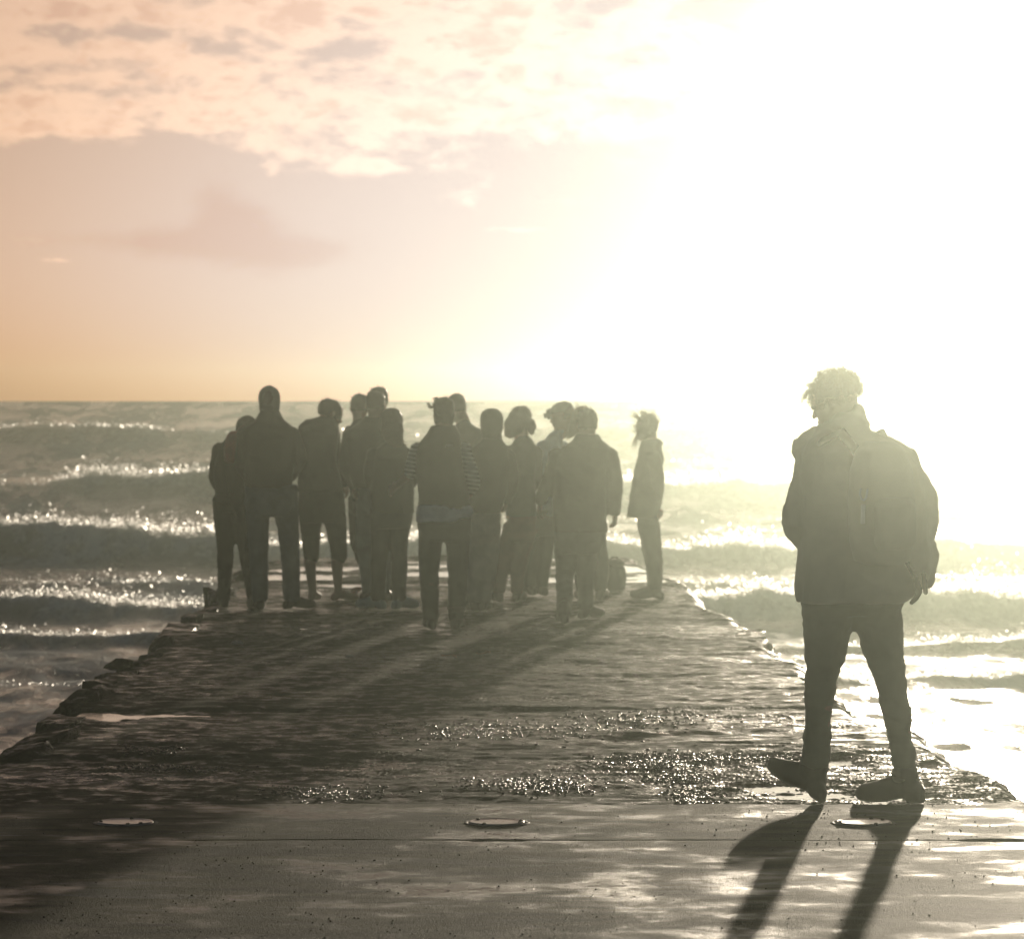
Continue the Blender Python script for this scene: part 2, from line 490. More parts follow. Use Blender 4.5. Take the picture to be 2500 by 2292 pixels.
def slab_material():
    m, t, p = new_mat("smooth_wet_concrete")
    P = pos(t)
    mp = N(t, "ShaderNodeMapping"); mp.inputs['Scale'].default_value = (1.0, 1.15, 1.0)
    t.links.new(P, mp.inputs[0])
    big = noise(t, mp.outputs[0], 1.1, 5, 0.55, 0.5)
    mid = noise(t, mp.outputs[0], 4.5, 5, 0.6, 0.3)
    fine = noise(t, P, 160.0, 3, 0.6)
    c = mixc(t, maprange(t, big, 0.3, 0.7), (0.050, 0.058, 0.024), (0.120, 0.112, 0.058))
    c = mixc(t, maprange(t, mid, 0.55, 0.8), c, (0.024, 0.029, 0.017))
    t.links.new(c, p.inputs['Base Color'])
    m2 = N(t, "ShaderNodeMapping"); m2.inputs['Scale'].default_value = (0.45, 1.5, 1.0); m2.inputs['Location'].default_value = (3.7, 1.3, 0)
    t.links.new(P, m2.inputs[0])
    stain = noise(t, m2.outputs[0], 1.3, 6, 0.62, 0.6)
    c = mixc(t, maprange(t, stain, 0.47, 0.58), c, (0.014, 0.022, 0.008))
    c = mixc(t, maprange(t, stain, 0.45, 0.36), c, (0.16, 0.17, 0.14))
    vor = N(t, "ShaderNodeTexVoronoi"); vor.feature = 'DISTANCE_TO_EDGE'; vor.inputs['Scale'].default_value = 0.55
    wv = N(t, "ShaderNodeMix"); wv.data_type = 'RGBA'; wv.blend_type = 'ADD'; wv.inputs[0].default_value = 0.25
    nz = N(t, "ShaderNodeTexNoise"); nz.inputs['Scale'].default_value = 3.0; nz.inputs['Detail'].default_value = 5; t.links.new(P, nz.inputs['Vector'])
    t.links.new(P, wv.inputs[6]); t.links.new(nz.outputs[1], wv.inputs[7]); t.links.new(wv.outputs[2], vor.inputs['Vector'])
    crack = mathn(t, 'MULTIPLY', maprange(t, vor.outputs['Distance'], 0.008, 0.0), maprange(t, big, 0.5, 0.56))
    c = mixc(t, mathn(t, 'MULTIPLY', crack, 0.9), c, (0.008, 0.009, 0.006))
    t.links.new(c, p.inputs['Base Color'])
    wet = maprange(t, mathn(t, 'ADD', mathn(t, 'MULTIPLY', big, 0.55), mathn(t, 'MULTIPLY', mid, 0.45)), 0.44, 0.68)
    r = mathn(t, 'SUBTRACT', 0.66, mathn(t, 'MULTIPLY', wet, 0.42))
    t.links.new(r, p.inputs['Roughness'])
    t.links.new(maprange(t, wet, 0.3, 1.0, 0.03, 0.40), p.inputs['Specular IOR Level'])
    p.inputs['Specular Tint'].default_value = (0.90, 1.0, 0.82, 1)
    sand = noise(t, P, 70.0, 4, 0.75)
    hh = mathn(t, 'ADD', mathn(t, 'MULTIPLY', fine, 0.45), mathn(t, 'MULTIPLY', sand, 0.55))
    bb = N(t, "ShaderNodeBump"); bb.inputs['Distance'].default_value = 0.020
    t.links.new(hh, bb.inputs['Height'])
    t.links.new(mathn(t, 'SUBTRACT', 0.9, mathn(t, 'MULTIPLY', wet, 0.6)), bb.inputs['Strength'])
    t.links.new(bb.outputs[0], p.inputs['Normal'])
    return m

def water_material():
    m, t, p = new_mat("puddle_water")
    p.inputs['Base Color'].default_value = (0.045, 0.045, 0.032, 1)
    p.inputs['Roughness'].default_value = 0.10
    p.inputs['IOR'].default_value = 1.33
    bump_to(t, p, noise(t, pos(t), 22.0, 3, 0.5), 0.25, 0.006)
    return m

STONE = stone_material(); SLAB = slab_material()

def strip(name, ds, cols, zfun, mat, parent, edge_l, edge_r, skirt=1.7, rough_edge=0.03, near_face=False):
    """a deck strip from depth ds[0] to ds[-1] between two edge lines, with side faces down into the sea"""
    u = np.linspace(0, 1, cols)
    D = ds[:, None]
    xl = edge_l(ds)[:, None]; xr = edge_r(ds)[:, None]
    X = xl + (xr - xl) * u[None]
    Y = np.broadcast_to(D, X.shape).copy()
    Z = zfun(X, Y)
    if near_face:
        e_ = np.minimum(Y - ds[0], ds[-1] - Y)
        Y = Y + 0.018 * fbm(xy(X * 5, 0 * X + ds[-1]), 4, 159) * np.exp(-(e_ / 0.08) ** 2)
    # rounded, crumbled rims
    rim = np.minimum(X - xl, xr - X)
    Z = Z - 0.035 * np.exp(-(rim / 0.05) ** 2) + 0.05 * np.exp(-(rim / 0.16) ** 2) * fbm(xy(X * 3, Y * 2.2), 3, 131) * (rough_edge > 0)
    def side(sgn, xe, Ze):
        out = []
        for k, f in enumerate((0.08, 0.3, 0.6, 1.0)):
            zz = Ze - skirt * f
            xx = xe + sgn * (0.02 + 0.10 * f) + sgn * rough_edge * 2 * fbm(np.stack([xe * 2, ds[:, None] * 2.5, zz * 3], -1), 3, 137)
            out.append((xx, np.broadcast_to(D, xx.shape), zz))
        return out
    Ls = side(-1, xl, Z[:, :1])[::-1]; Rs = side(1, xr, Z[:, -1:])
    Xf = np.concatenate([a[0] for a in Ls] + [X] + [a[0] for a in Rs], 1)
    Yf = np.concatenate([a[1] for a in Ls] + [Y] + [a[1] for a in Rs], 1)
    Zf = np.concatenate([a[2] for a in Ls] + [Z] + [a[2] for a in Rs], 1)
    # end faces
    def end(row, dy):
        x, y, z = Xf[row].copy(), Yf[row] + dy, np.full(Xf.shape[1], -skirt)
        return x[None], y[None], z[None]
    a, b = end(0, -0.004), end(-1, 0.02)
    Xf = np.concatenate([a[0], Xf, b[0]]); Yf = np.concatenate([a[1], Yf, b[1]]); Zf = np.concatenate([a[2], Zf, b[2]])
    V = np.stack([Xf, Yf, Zf], -1)
    me = mesh_np(name, V, quads=grid_quads(V.shape[0], V.shape[1]))
    return obj(name, me, mat, parent)

def ledge(D, X, seed):
    return lambda d: np.interp(d, D, X) + 0.04 * fbm(xy(d * 3.0, 0 * d), 3, seed) + 0.012 * fbm(xy(d * 15.0, 0 * d), 2, seed + 5)

def build_pier():
    root = obj("pier", None, loc=(0, 0, 0), label="long weathered concrete pier running out into the surf", cat="pier")
    rows = np.linspace(1590.6, 1098, 760)
    ds = rowz(rows)
    strip("worn_deck", ds, 600, deck_height, STONE, root, ledge(LD, LX, 141), ledge(RD, RX, 143))
    # two smooth slabs in front
    def slabz(x, y):
        p = xy(x, y)
        e = np.minimum(y - np.min(y), np.max(y) - y)
        return 0.018 + fbm(p * [0.9, 1.3], 3, 151) * 0.0030 + fbm(p * 6, 3, 153) * 0.0006 + fbm(p * 45, 2, 155) * 0.0005 - 0.0015 * np.exp(-(e / 0.010) ** 2) - 0.010 * np.exp(-(e / 0.03) ** 2) * sstep(0.1, 0.5, fbm(xy(x * 2.6, y * 0.5), 4, 157, 0.6))
    def el(d): return np.interp(d, LD, LX, left=-2.62) - 0.0
    def er(d): return np.interp(d, RD, RX, left=2.62)
    strip("deck_slab", np.linspace(D_GROOVE + 0.0006, D_JOIN - 0.004, 60), 300, slabz, SLAB, root, el, er, rough_edge=0.012, near_face=True)
    strip("deck_slab", np.concatenate([np.linspace(-5.0, 8.5, 24), np.linspace(8.6, D_GROOVE - 0.0006, 170)]), 300, slabz, SLAB, root, el, er, rough_edge=0.012, near_face=True)
    # water lying in the hollows of the deck
    ds2 = np.linspace(D_JOIN + 0.01, D_END - 0.05, 60)
    xl = np.interp(ds2, LD, LX) + 0.10; xr = np.interp(ds2, RD, RX) - 0.10
    V = np.stack([np.stack([xl, ds2, np.full_like(ds2, WATER)], -1), np.stack([xr, ds2, np.full_like(ds2, WATER)], -1)], 1)
    obj("puddle_water", mesh_np("puddle_water", V, quads=grid_quads(len(ds2), 2)), water_material(), kind="structure")
    return root

pier = build_pier()
# ------------------------------------------------------------------ cloth, skin, hair, metal
def fabric(name, col, rough=0.92, weave=350.0, fold=0.25, sheen=0.15, var=0.2):
    m, t, p = new_mat(name)
    o = objc(t)
    n1 = noise(t, o, 6.0, 4, 0.6, 0.4)
    n2 = noise(t, o, weave, 2, 0.6)
    c = mixc(t, maprange(t, n1, 0.3, 0.7), tuple(v * (1 - var) for v in col), tuple(min(1, v * (1 + var * 0.9)) for v in col))
    t.links.new(c, p.inputs['Base Color'])
    p.inputs['Roughness'].default_value = rough
    p.inputs['Specular IOR Level'].default_value = 0.25
    p.inputs['Sheen Weight'].default_value = sheen
    p.inputs['Sheen Roughness'].default_value = 0.4
    bump_to(t, p, mathn(t, 'ADD', mathn(t, 'MULTIPLY', n1, 0.8), mathn(t, 'MULTIPLY', n2, 0.2)), fold, 0.02)
    return m

def hair_mat(name, col, glow=0.35):
    m, t, p = new_mat(name)
    n = noise(t, objc(t), 45.0, 3, 0.6)
    c = mixc(t, n, tuple(v * 0.6 for v in col), tuple(v * 1.3 for v in col))
    t.links.new(c, p.inputs['Base Color'])
    p.inputs['Roughness'].default_value = 0.45
    tr = N(t, "ShaderNodeBsdfTranslucent")
    t.links.new(c, tr.inputs[0])
    mx = N(t, "ShaderNodeMixShader"); mx.inputs[0].default_value = glow
    out = t.nodes["Material Output"]
    t.links.new(p.outputs[0], mx.inputs[1]); t.links.new(tr.outputs[0], mx.inputs[2]); t.links.new(mx.outputs[0], out.inputs[0])
    return m

def skin_mat(name, col):
    m, t, p = new_mat(name)
    n = noise(t, objc(t), 20.0, 4, 0.6)
    t.links.new(mixc(t, n, tuple(v * 0.85 for v in col), tuple(v * 1.1 for v in col)), p.inputs['Base Color'])
    p.inputs['Roughness'].default_value = 0.55
    bump_to(t, p, noise(t, objc(t), 180.0, 2), 0.08, 0.002)
    return m

def plain(name, col, rough=0.6, metal=0.0):
    m, t, p = new_mat(name)
    n = noise(t, objc(t), 30.0, 4, 0.6)
    t.links.new(mixc(t, n, tuple(v * 0.75 for v in col), tuple(v * 1.15 for v in col)), p.inputs['Base Color'])
    t.links.new(mathn(t, 'ADD', mathn(t, 'MULTIPLY', n, 0.25), rough - 0.12), p.inputs['Roughness'])
    p.inputs['Metallic'].default_value = metal
    return m

M = dict(
    black=fabric("black_cloth", (0.016, 0.018, 0.015)), green=fabric("dark_green_cloth", (0.022, 0.034, 0.022)),
    brown=fabric("dark_brown_cloth", (0.040, 0.030, 0.020)), navy=fabric("navy_cloth", (0.020, 0.026, 0.034)),
    jeans=fabric("faded_denim", (0.11, 0.15, 0.175), weave=500), pale_jeans=fabric("pale_denim", (0.21, 0.26, 0.26), weave=500),
    dark_jeans=fabric("dark_denim", (0.022, 0.034, 0.034), weave=500), maroon=fabric("maroon_cloth", (0.16, 0.055, 0.045)),
    grey=fabric("grey_cloth", (0.08, 0.09, 0.08)), beige=fabric("beige_cotton", (0.40, 0.37, 0.30)), white=fabric("white_cotton", (0.75, 0.77, 0.74)),
    blue=fabric("pale_blue_cotton", (0.42, 0.56, 0.68)), red=fabric("red_nylon", (0.55, 0.06, 0.05), rough=0.6), khaki=fabric("pale_khaki_coat_cloth", (0.50, 0.45, 0.32), rough=0.75, var=0.05),
    khaki_trousers=fabric("pale_olive_cotton_trousers", (0.30, 0.28, 0.19), var=0.06), pack=fabric("backpack_nylon", (0.46, 0.42, 0.30), rough=0.6, var=0.05),
    beanie=fabric("grey_knit", (0.11, 0.13, 0.115), weave=220, fold=0.4),
    skin=skin_mat("skin", (0.42, 0.27, 0.19)), dark_hair=hair_mat("dark_hair", (0.030, 0.022, 0.014)), brown_hair=hair_mat("brown_hair", (0.075, 0.045, 0.022)),
    blonde=hair_mat("blonde_hair", (0.26, 0.18, 0.09), 0.45), leather=plain("dark_leather", (0.020, 0.016, 0.012), 0.45), tan=plain("brown_leather", (0.085, 0.062, 0.038), 0.5), light_hair=hair_mat('light_brown_hair', (0.15, 0.10, 0.055), 0.4),
    sneaker=plain("pale_teal_canvas", (0.30, 0.44, 0.46), 0.8), rubber=plain("black_rubber", (0.012, 0.012, 0.012), 0.6),
    strap=fabric("webbing", (0.03, 0.028, 0.02), rough=0.7), metal=plain("dull_metal", (0.5, 0.5, 0.47), 0.35, 0.9), label=plain("pale_zip_pull", (0.62, 0.60, 0.55), 0.6),
    eye=plain("eye", (0.5, 0.48, 0.44), 0.2))

def stripes():
    m = fabric("striped_cotton", (0.16, 0.18, 0.17))
    t = m.node_tree; p = t.nodes["Principled BSDF"]
    sp = N(t, "ShaderNodeSeparateXYZ"); t.links.new(objc(t), sp.inputs[0])
    s = mathn(t, 'SINE', mathn(t, 'MULTIPLY', mathn(t, 'ADD', sp.outputs[2], mathn(t, 'MULTIPLY', sp.outputs[0], 0.15)), 2 * math.pi / 0.032))
    t.links.new(mixc(t, maprange(t, s, -0.2, 0.2), (0.55, 0.58, 0.55), (0.12, 0.13, 0.12)), p.inputs['Base Color'])
    return m
M['stripes'] = stripes()

# ------------------------------------------------------------------ body shapes
def unit(v):
    v = np.asarray(v, float)
    return v / max(np.linalg.norm(v), 1e-9)

def loft(rings, seg=20, pw=2.3):
    """closed skin over rings (centre, side vector, front vector, half width, half depth)"""
    th = np.linspace(0, 2 * math.pi, seg, endpoint=False)
    c, s = np.cos(th), np.sin(th)
    cc = np.sign(c) * np.abs(c) ** (2 / pw); ss = np.sign(s) * np.abs(s) ** (2 / pw)
    V = [np.asarray(ce)[None] + a * cc[:, None] * np.asarray(la)[None] + b * ss[:, None] * np.asarray(fr)[None] for ce, la, fr, a, b in rings]
    V = np.concatenate(V + [np.asarray(rings[0][0])[None], np.asarray(rings[-1][0])[None]])
    n = len(rings)
    F = [tuple(q) for q in grid_quads(n, seg, closed=True)]
    i0, i1 = n * seg, n * seg + 1
    F += [(i0, (k + 1) % seg, k) for k in range(seg)] + [(i1, (n - 1) * seg + k, (n - 1) * seg + (k + 1) % seg) for k in range(seg)]
    return V, F

def tube(pts, rad, seg=12, flat=1.0):
    pts = [np.asarray(p, float) for p in pts]
    rings = []
    ref = None
    for i, p in enumerate(pts):
        t = unit(pts[min(i + 1, len(pts) - 1)] - pts[max(i - 1, 0)])
        if ref is None:
            ref = unit(np.cross(t, (0, 1, 0.02)) if abs(t[1]) < 0.95 else np.cross(t, (1, 0, 0)))
        la = unit(ref - t * np.dot(ref, t)); ref = la
        fr = np.cross(t, la)
        rings.append((p, la, fr, rad[i], rad[i] * flat))
    t0 = unit(pts[0] - pts[1]); t1 = unit(pts[-1] - pts[-2])
    a, b = rings[0], rings[-1]
    rings = [(a[0] + t0 * a[3] * 0.6, a[1], a[2], a[3] * 0.55, a[4] * 0.55)] + rings + [(b[0] + t1 * b[3] * 0.6, b[1], b[2], b[3] * 0.55, b[4] * 0.55)]
    return loft(rings, seg, 2.0)

def smooth_path(pts, rad, n=5):
    """catmull-rom through the joints"""
    pts = np.asarray(pts, float); rad = np.asarray(rad, float)
    P, R_ = [], []
    for i in range(len(pts) - 1):
        p0, p1, p2, p3 = pts[max(i - 1, 0)], pts[i], pts[i + 1], pts[min(i + 2, len(pts) - 1)]
        for k in range(n):
            t = k / n
            q = 0.5 * ((2 * p1) + (p2 - p0) * t + (2 * p0 - 5 * p1 + 4 * p2 - p3) * t * t + (3 * p1 - p0 - 3 * p2 + p3) * t ** 3)
            P.append(0.35 * q + 0.65 * (p1 + (p2 - p1) * t)); R_.append(rad[i] + (rad[i + 1] - rad[i]) * t)
    P.append(pts[-1]); R_.append(rad[-1])
    return P, R_

def ball(c, a, b=None, h=None, axes=None, seg=14, rows=8):
    b = b or a; h = h or a
    la, fr, up = axes if axes is not None else (np.array([1., 0, 0]), np.array([0, 1., 0]), np.array([0, 0, 1.]))
    c = np.asarray(c, float)
    rr = []
    for k in range(1, rows):
        ph = math.pi * k / rows
        rr.append((c - up * h * math.cos(ph), la, fr, a * math.sin(ph), b * math.sin(ph)))
    return loft(rr, seg, 2.0)

def fuse(pieces, origin, voxel=0.010, smooth=4, name="mesh"):
    """one continuous skin round overlapping closed pieces"""
    V, Q, T, off = [], [], [], 0
    for v, f in pieces:
        V.append(v)
        for q in f:
            (Q if len(q) == 4 else T).append([i + off for i in q])
        off += len(v)
    V = np.concatenate(V) - np.asarray(origin)[None]
    me = mesh_np("tmp", V, quads=np.array(Q).reshape(-1, 4), tris=np.array(T).reshape(-1, 3))
    bm = bmesh.new(); bm.from_mesh(me); bmesh.ops.recalc_face_normals(bm, faces=bm.faces); bm.to_mesh(me); bm.free()
    o = bpy.data.objects.new("tmp", me); COL.objects.link(o)
    r = o.modifiers.new("r", 'REMESH'); r.mode = 'VOXEL'; r.voxel_size = voxel; r.use_smooth_shade = True
    s = o.modifiers.new("s", 'SMOOTH'); s.factor = 0.5; s.iterations = smooth
    dg = bpy.context.evaluated_depsgraph_get()
    out = bpy.data.meshes.new_from_object(o.evaluated_get(dg))
    bpy.data.objects.remove(o); bpy.data.meshes.remove(me)
    out.name = name
    out.polygons.foreach_set("use_smooth", np.ones(len(out.polygons), bool))
    return out

def mesh_get(me):
    v = np.empty(len(me.vertices) * 3, np.float32); me.vertices.foreach_get("co", v)
    n = np.empty(len(me.vertices) * 3, np.float32); me.vertices.foreach_get("normal", n)
    return v.reshape(-1, 3), n.reshape(-1, 3)

def wrinkle(me, amp, freq=(9, 9, 14), seed=0, octv=4):
    v, n = mesh_get(me)
    p = v * np.array(freq, np.float32)
    h = fbm(p, octv, seed) * amp + (np.abs(fbm(p * 0.6 + 5.0, 3, seed + 7)) - 0.25) * amp * 1.3
    me.vertices.foreach_set("co", (v + n * h[:, None]).astype(np.float32).ravel()); me.update()

def add_strands(me, strands):
    """join thin three-sided hairs (list of (points, radius)) to a mesh"""
    v, _ = mesh_get(me)
    loops = np.empty(len(me.loops), np.int32); me.loops.foreach_get("vertex_index", loops)
    tot = np.empty(len(me.polygons), np.int32); me.polygons.foreach_get("loop_total", tot)
    q = loops.reshape(-1, 4) if (tot == 4).all() else None
    if q is None:
        st = np.concatenate([[0], np.cumsum(tot)[:-1]])
        q = np.array([loops[s:s + 4] for s, t in zip(st, tot) if t == 4]).reshape(-1, 4)
    VV, QQ, off = [v], [q], len(v)
    for pts, r in strands:
        pts = np.asarray(pts, np.float32); m = len(pts)
        tt = np.gradient(pts, axis=0); tt /= np.maximum(np.linalg.norm(tt, axis=1, keepdims=True), 1e-6)
        a = np.cross(tt, np.array([0.3, 1.0, 0.2], np.float32)); a /= np.maximum(np.linalg.norm(a, axis=1, keepdims=True), 1e-6)
        b = np.cross(tt, a)
        rr = (r * np.linspace(1.0, 0.45, m))[:, None]
        ring = np.stack([pts + rr * (math.cos(t) * a + math.sin(t) * b) for t in (0, 2.094, 4.189)], 1)
        VV.append(ring.reshape(-1, 3)); QQ.append(grid_quads(m, 3, closed=True) + off); off += 3 * m
    nm = mesh_np(me.name, np.concatenate(VV), quads=np.concatenate(QQ))
    bpy.data.meshes.remove(me)
    return nm

HEAD = [(-.50, .10, .22, .10), (-.47, .17, .20, .16), (-.40, .235, .15, .23), (-.30, .275, .09, .31), (-.16, .30, .03, .38), (0.0, .32, .0, .415), (.15, .33, -.015, .43),
        (.29, .31, -.02, .40), (.40, .25, -.02, .32), (.47, .16, -.02, .21), (.495, .08, -.02, .10)]

def head_axes(face, up=(0, 0, 1)):
    f = unit(face); u = np.asarray(up, float)
    u = unit(u - f * np.dot(u, f)); la = np.cross(f, u)
    return la, f, u

def head_pieces(c, ax, h):
    la, f, u = ax
    P = [loft([(c + u * z * h + f * cy * h, la, f, w * h, d * h) for z, w, cy, d in HEAD], 22, 2.2)]
    P.append(tube([c + f * .40 * h + u * .06 * h, c + f * .455 * h - u * .06 * h, c + f * .50 * h - u * .13 * h], [.03 * h, .04 * h, .058 * h], 8))  # nose
    P.append(tube([c + f * .41 * h - u * .255 * h - la * .08 * h, c + f * .445 * h - u * .26 * h, c + f * .41 * h - u * .255 * h + la * .08 * h], [.025 * h, .035 * h, .025 * h], 8))  # lips
    P.append(tube([c + f * .385 * h + u * .10 * h - la * .17 * h, c + f * .42 * h + u * .10 * h, c + f * .385 * h + u * .10 * h + la * .17 * h], [.03 * h, .035 * h, .03 * h], 8))  # brow
    for s in (-1, 1):
        P.append(ball(c + la * s * .335 * h - f * .03 * h - u * .02 * h, .035 * h, .085 * h, .13 * h, (la, f, u)))   # ears
    return P

def hand_pieces(w, dr, palm, h=0.185, curl=0.5, side=1):
    """palm and five fingers: dr points to the fingertips, palm is the way the palm faces, the thumb is on the +side"""
    dr = unit(dr); palm = unit(np.asarray(palm, float) - dr * np.dot(palm, dr)); la = np.cross(dr, palm) * side
    w = np.asarray(w, float)
    P = [loft([(w - dr * .02, la, palm, .026, .021), (w + dr * .02, la, palm, .030, .018), (w + dr * .055, la, palm, .041, .016), (w + dr * .090, la, palm, .042, .014), (w + dr * .098, la, palm, .036, .010)], 14, 2.4)]
    for k, (o, ln) in enumerate(((.030, .068), (.010, .078), (-.011, .072), (-.031, .055))):
        p = w + dr * .088 + la * o
        pts = [p]; ang = 0.15
        for q, fr in enumerate((.45, .32, .23)):
            ang += curl * (0.5 + 0.5 * q)
            p = p + (dr * math.cos(ang) + palm * math.sin(ang)) * ln * fr
            pts.append(p)
        P.append(tube(pts, [.0105, .0098, .009, .0078], 8))
    p0 = w + dr * .025 + la * .026
    d1 = unit(dr * .75 + la * .6 + palm * .35); d2 = unit(dr * .95 + la * .15 + palm * (.2 + curl * .4))
    P.append(tube([p0, p0 + d1 * .042, p0 + d1 * .042 + d2 * .032, p0 + d1 * .042 + d2 * .055], [.014, .012, .0105, .009], 8))
    return P

def foot_pieces(ankle, toe, ln=0.27, wid=1.0, drop=0.085, up=None):
    """foot or shoe: heel under the ankle, flat sole, rounded toe"""
    toe = unit(toe); up = unit(np.array([0, 0, 1.0]) - toe * toe[2]) if up is None else unit(up)
    la = np.cross(toe, up)
    sole = np.asarray(ankle, float) - up * drop
    R_ = []
    for f, w, hgt, lift in ((-.26, .022, .050, .0), (-.22, .032, .066, .0), (-.10, .037, .084, .0), (-.03, .036, .094, .001), (.0, .036, .097, .016), (.10, .037, .100, .016), (.25, .041, .098, .007), (.42, .047, .082, .0), (.56, .050, .072, .0), (.68, .044, .066, .004), (.74, .031, .054, .010), (.76, .016, .034, .018)):
        hh = hgt * wid
        R_.append((sole + toe * f * ln + up * (hh + lift) * 0.5, la, up, w * wid, (hh - lift) * 0.5))
    P = [loft(R_, 16, 2.7)]
    P.append(tube([np.asarray(ankle) + up * .06, np.asarray(ankle) - up * .02, sole + up * .045], [.042 * wid, .041 * wid, .038 * wid], 12))
    return P

CONV = {1: (387.07, .288, 725.8, .288), 2: (766.1, .288, 725.8, .288), 3: (1451.5, .2836, 685.4, .2836), 4: (1451.5, .3893, 1129.0, .3893)}
GROUP = "people crowded together near the end of the pier"

def person(sp):
    cx, sx, cy, sy = CONV[sp['z']]
    d0 = sp['d']
    def W(p, z=None):
        q = at(cx + sx * p[0], cy + sy * p[1], d0 + (p[2] if len(p) > 2 else 0.0))
        if z is not None:
            q[2] = z
        return q
    leg_conv = CONV[sp.get('zl', sp['z'])]
    def WL(p, z=None):
        q = at(leg_conv[0] + leg_conv[1] * p[0], leg_conv[2] + leg_conv[3] * p[1], d0 + (p[2] if len(p) > 2 else 0.0))
        if z is not None:
            q[2] = z
        return q
    gz = sp.get('ground', 0.008)
    J = {k: W(sp[k]) for k in ('hd', 'sl', 'sr', 'el', 'er', 'wl', 'wr') if k in sp}
    for k in ('hl', 'hr', 'kl', 'kr'):
        J[k] = WL(sp[k])
    for k in ('al', 'ar'):
        J[k] = WL(sp[k]) if sp.get('free_feet') else WL((sp[k][0], 0, sp[k][2] if len(sp[k]) > 2 else 0.0), gz + 0.087)
    base = np.array([(J['al'][0] + J['ar'][0]) / 2, (J['al'][1] + J['ar'][1]) / 2, gz])
    hh = sp.get('hh', 0.232)
    ax = head_axes(sp.get('face', (0, 1, -0.08)), sp.get('up', (0, 0, 1)))
    la, f, u = ax
    ex = np.array([1.0, 0, 0]); ey = np.array([0, 1.0, 0]); ez = np.array([0, 0, 1.0])
    top = sp['top']
    vox = sp.get('vox', 0.0105)
    # --- body, one continuous skin
    B = head_pieces(J['hd'], ax, hh)
    tw = [W(((q[0] + q[1]) / 2, q[2], q[4] if len(q) > 4 else 0.0)) for q in top]
    sc = (d0 / FPX) * sx
    nb = tw[-1]
    B.append(tube([nb - ez * .04, (nb + J['hd']) / 2 - f * .02, J['hd'] - u * .2 * hh - f * .07 * hh], [.066, .056, .054], 14))
    B.append(loft([(tw[i], ex, ey, max(.05, min(.15, (top[i][1] - top[i][0]) * sc * .36)), min(.10, top[i][3] * .7)) for i in range(len(top))], 18))
    bare = sp.get('bare', ())
    cl = {k: sp.get('curl_' + k, 0.55) for k in 'lr'}
    for s in 'lr':
        sg = -1 if s == 'l' else 1
        B.append(tube(*smooth_path([J['s' + s], J['e' + s], J['w' + s]], [.046, .038, .027], 4), 12))
        hd_dir = unit(np.asarray(sp['hand_' + s], float)) if 'hand_' + s in sp else unit(J['w' + s] - J['e' + s])
        palm = np.asarray(sp.get('palm_' + s, (-sg * 1.0, 0.35, 0.0)))
        B += hand_pieces(J['w' + s], hd_dir, palm, curl=cl[s], side=sg if sp.get('thumb', 1) > 0 else -sg)
        a_, k_, h_ = J['a' + s], J['k' + s], J['h' + s]
        m_ = k_ + (a_ - k_) * 0.3 - 0.015 * f * np.array([1, 1, 0])
        kr_ = (.082, .052, .054, .033) if 'legs' in bare else (.060, .046, .044, .032)
        B.append(tube(*smooth_path([h_, k_, m_, a_], list(kr_), 4), 14))
        if 'feet' in bare:
            B += foot_pieces(a_, sp['t' + s], 0.25, 0.86)
        else:
            B.append(tube([a_, a_ + unit(sp['t' + s]) * .1 - ez * .03], [.03, .022], 8))
    hipc = (J['hl'] + J['hr']) / 2
    B.append(loft([(hipc + ez * .02, ex, ey, .08, .06), (hipc + ez * .08, ex, ey, .13, .09), ((hipc + tw[0]) / 2 + ez * .08, ex, ey, .12, .085)], 18))
    body = obj("person", fuse(B, base, sp.get('bvox', 0.0095), 3, "person"), M['skin'], None, base, sp['label'], 'person', sp.get('group', GROUP))
    def child(name, me, mat, label=None):
        return obj(name, me, M[mat], body, None, label)
    # --- trousers
    G = []
    pel = sp['pel']
    G.append(loft([(WL(((q[0] + q[1]) / 2, q[2], q[4] if len(q) > 4 else 0.0)), ex, ey, (q[1] - q[0]) / 2 * leg_conv[1] * d0 / FPX, q[3]) for q in pel], 24, 2.4))
    lr_ = sp.get('lr', (.098, .078, .066))
    if 'legs' in bare:
        lr_ = sp['lr']
    for s in 'lr':
        R3 = sp.get('lr_' + s, lr_)
        end = J['a' + s] if 'legs' not in bare else J['k' + s] + (J['a' + s] - J['k' + s]) * sp.get('hem', 0.25)
        pts = [J['h' + s], J['k' + s], end] if len(R3) == 3 else [J['h' + s], J['k' + s], J['k' + s] + (end - J['k' + s]) * .45, J['k' + s] + (end - J['k' + s]) * .8, end]
        G.append(tube(*smooth_path(pts, list(R3), 5), 18))
    me = fuse(G, base, vox, 4, "trousers"); wrinkle(me, sp.get('wk', 0.007), (8, 8, 17), sp['seed'])
    child(sp.get('leg_name', "trousers"), me, sp['leg_mat'])
    # --- jacket or shirt
    T = [loft([(tw[i], ex, ey, (q[1] - q[0]) / 2 * sc, q[3]) for i, q in enumerate(top)], 28, 2.5)]
    sr_ = sp.get('sr_', (.070, .060, .046))
    Sl = []
    for s in 'lr':
        if s in sp.get('no_sleeve', ''):
            continue
        e_ = sp.get('cuff', 1.0)
        wr_ = J['e' + s] + (J['w' + s] - J['e' + s]) * (sp.get('cuff_' + s, e_))
        Sl.append(tube(*smooth_path([J['s' + s] + (J['s' + s] - J['e' + s]) * .02, J['e' + s], wr_], list(sr_), 6), 16))
    for a in sp.get('top_extra', []):
        T.append(tube([W(p) for p in a[0]], a[1], 12, a[2] if len(a) > 2 else 1.0))
    own = 'sleeve_mat' in sp
    me = fuse(T + ([] if own else Sl), base, vox, 3, "jacket"); wrinkle(me, sp.get('wk', 0.007) * 1.2, (7, 7, 10), sp['seed'] + 31)
    jk = child(sp.get('top_name', "jacket"), me, sp['top_mat'])
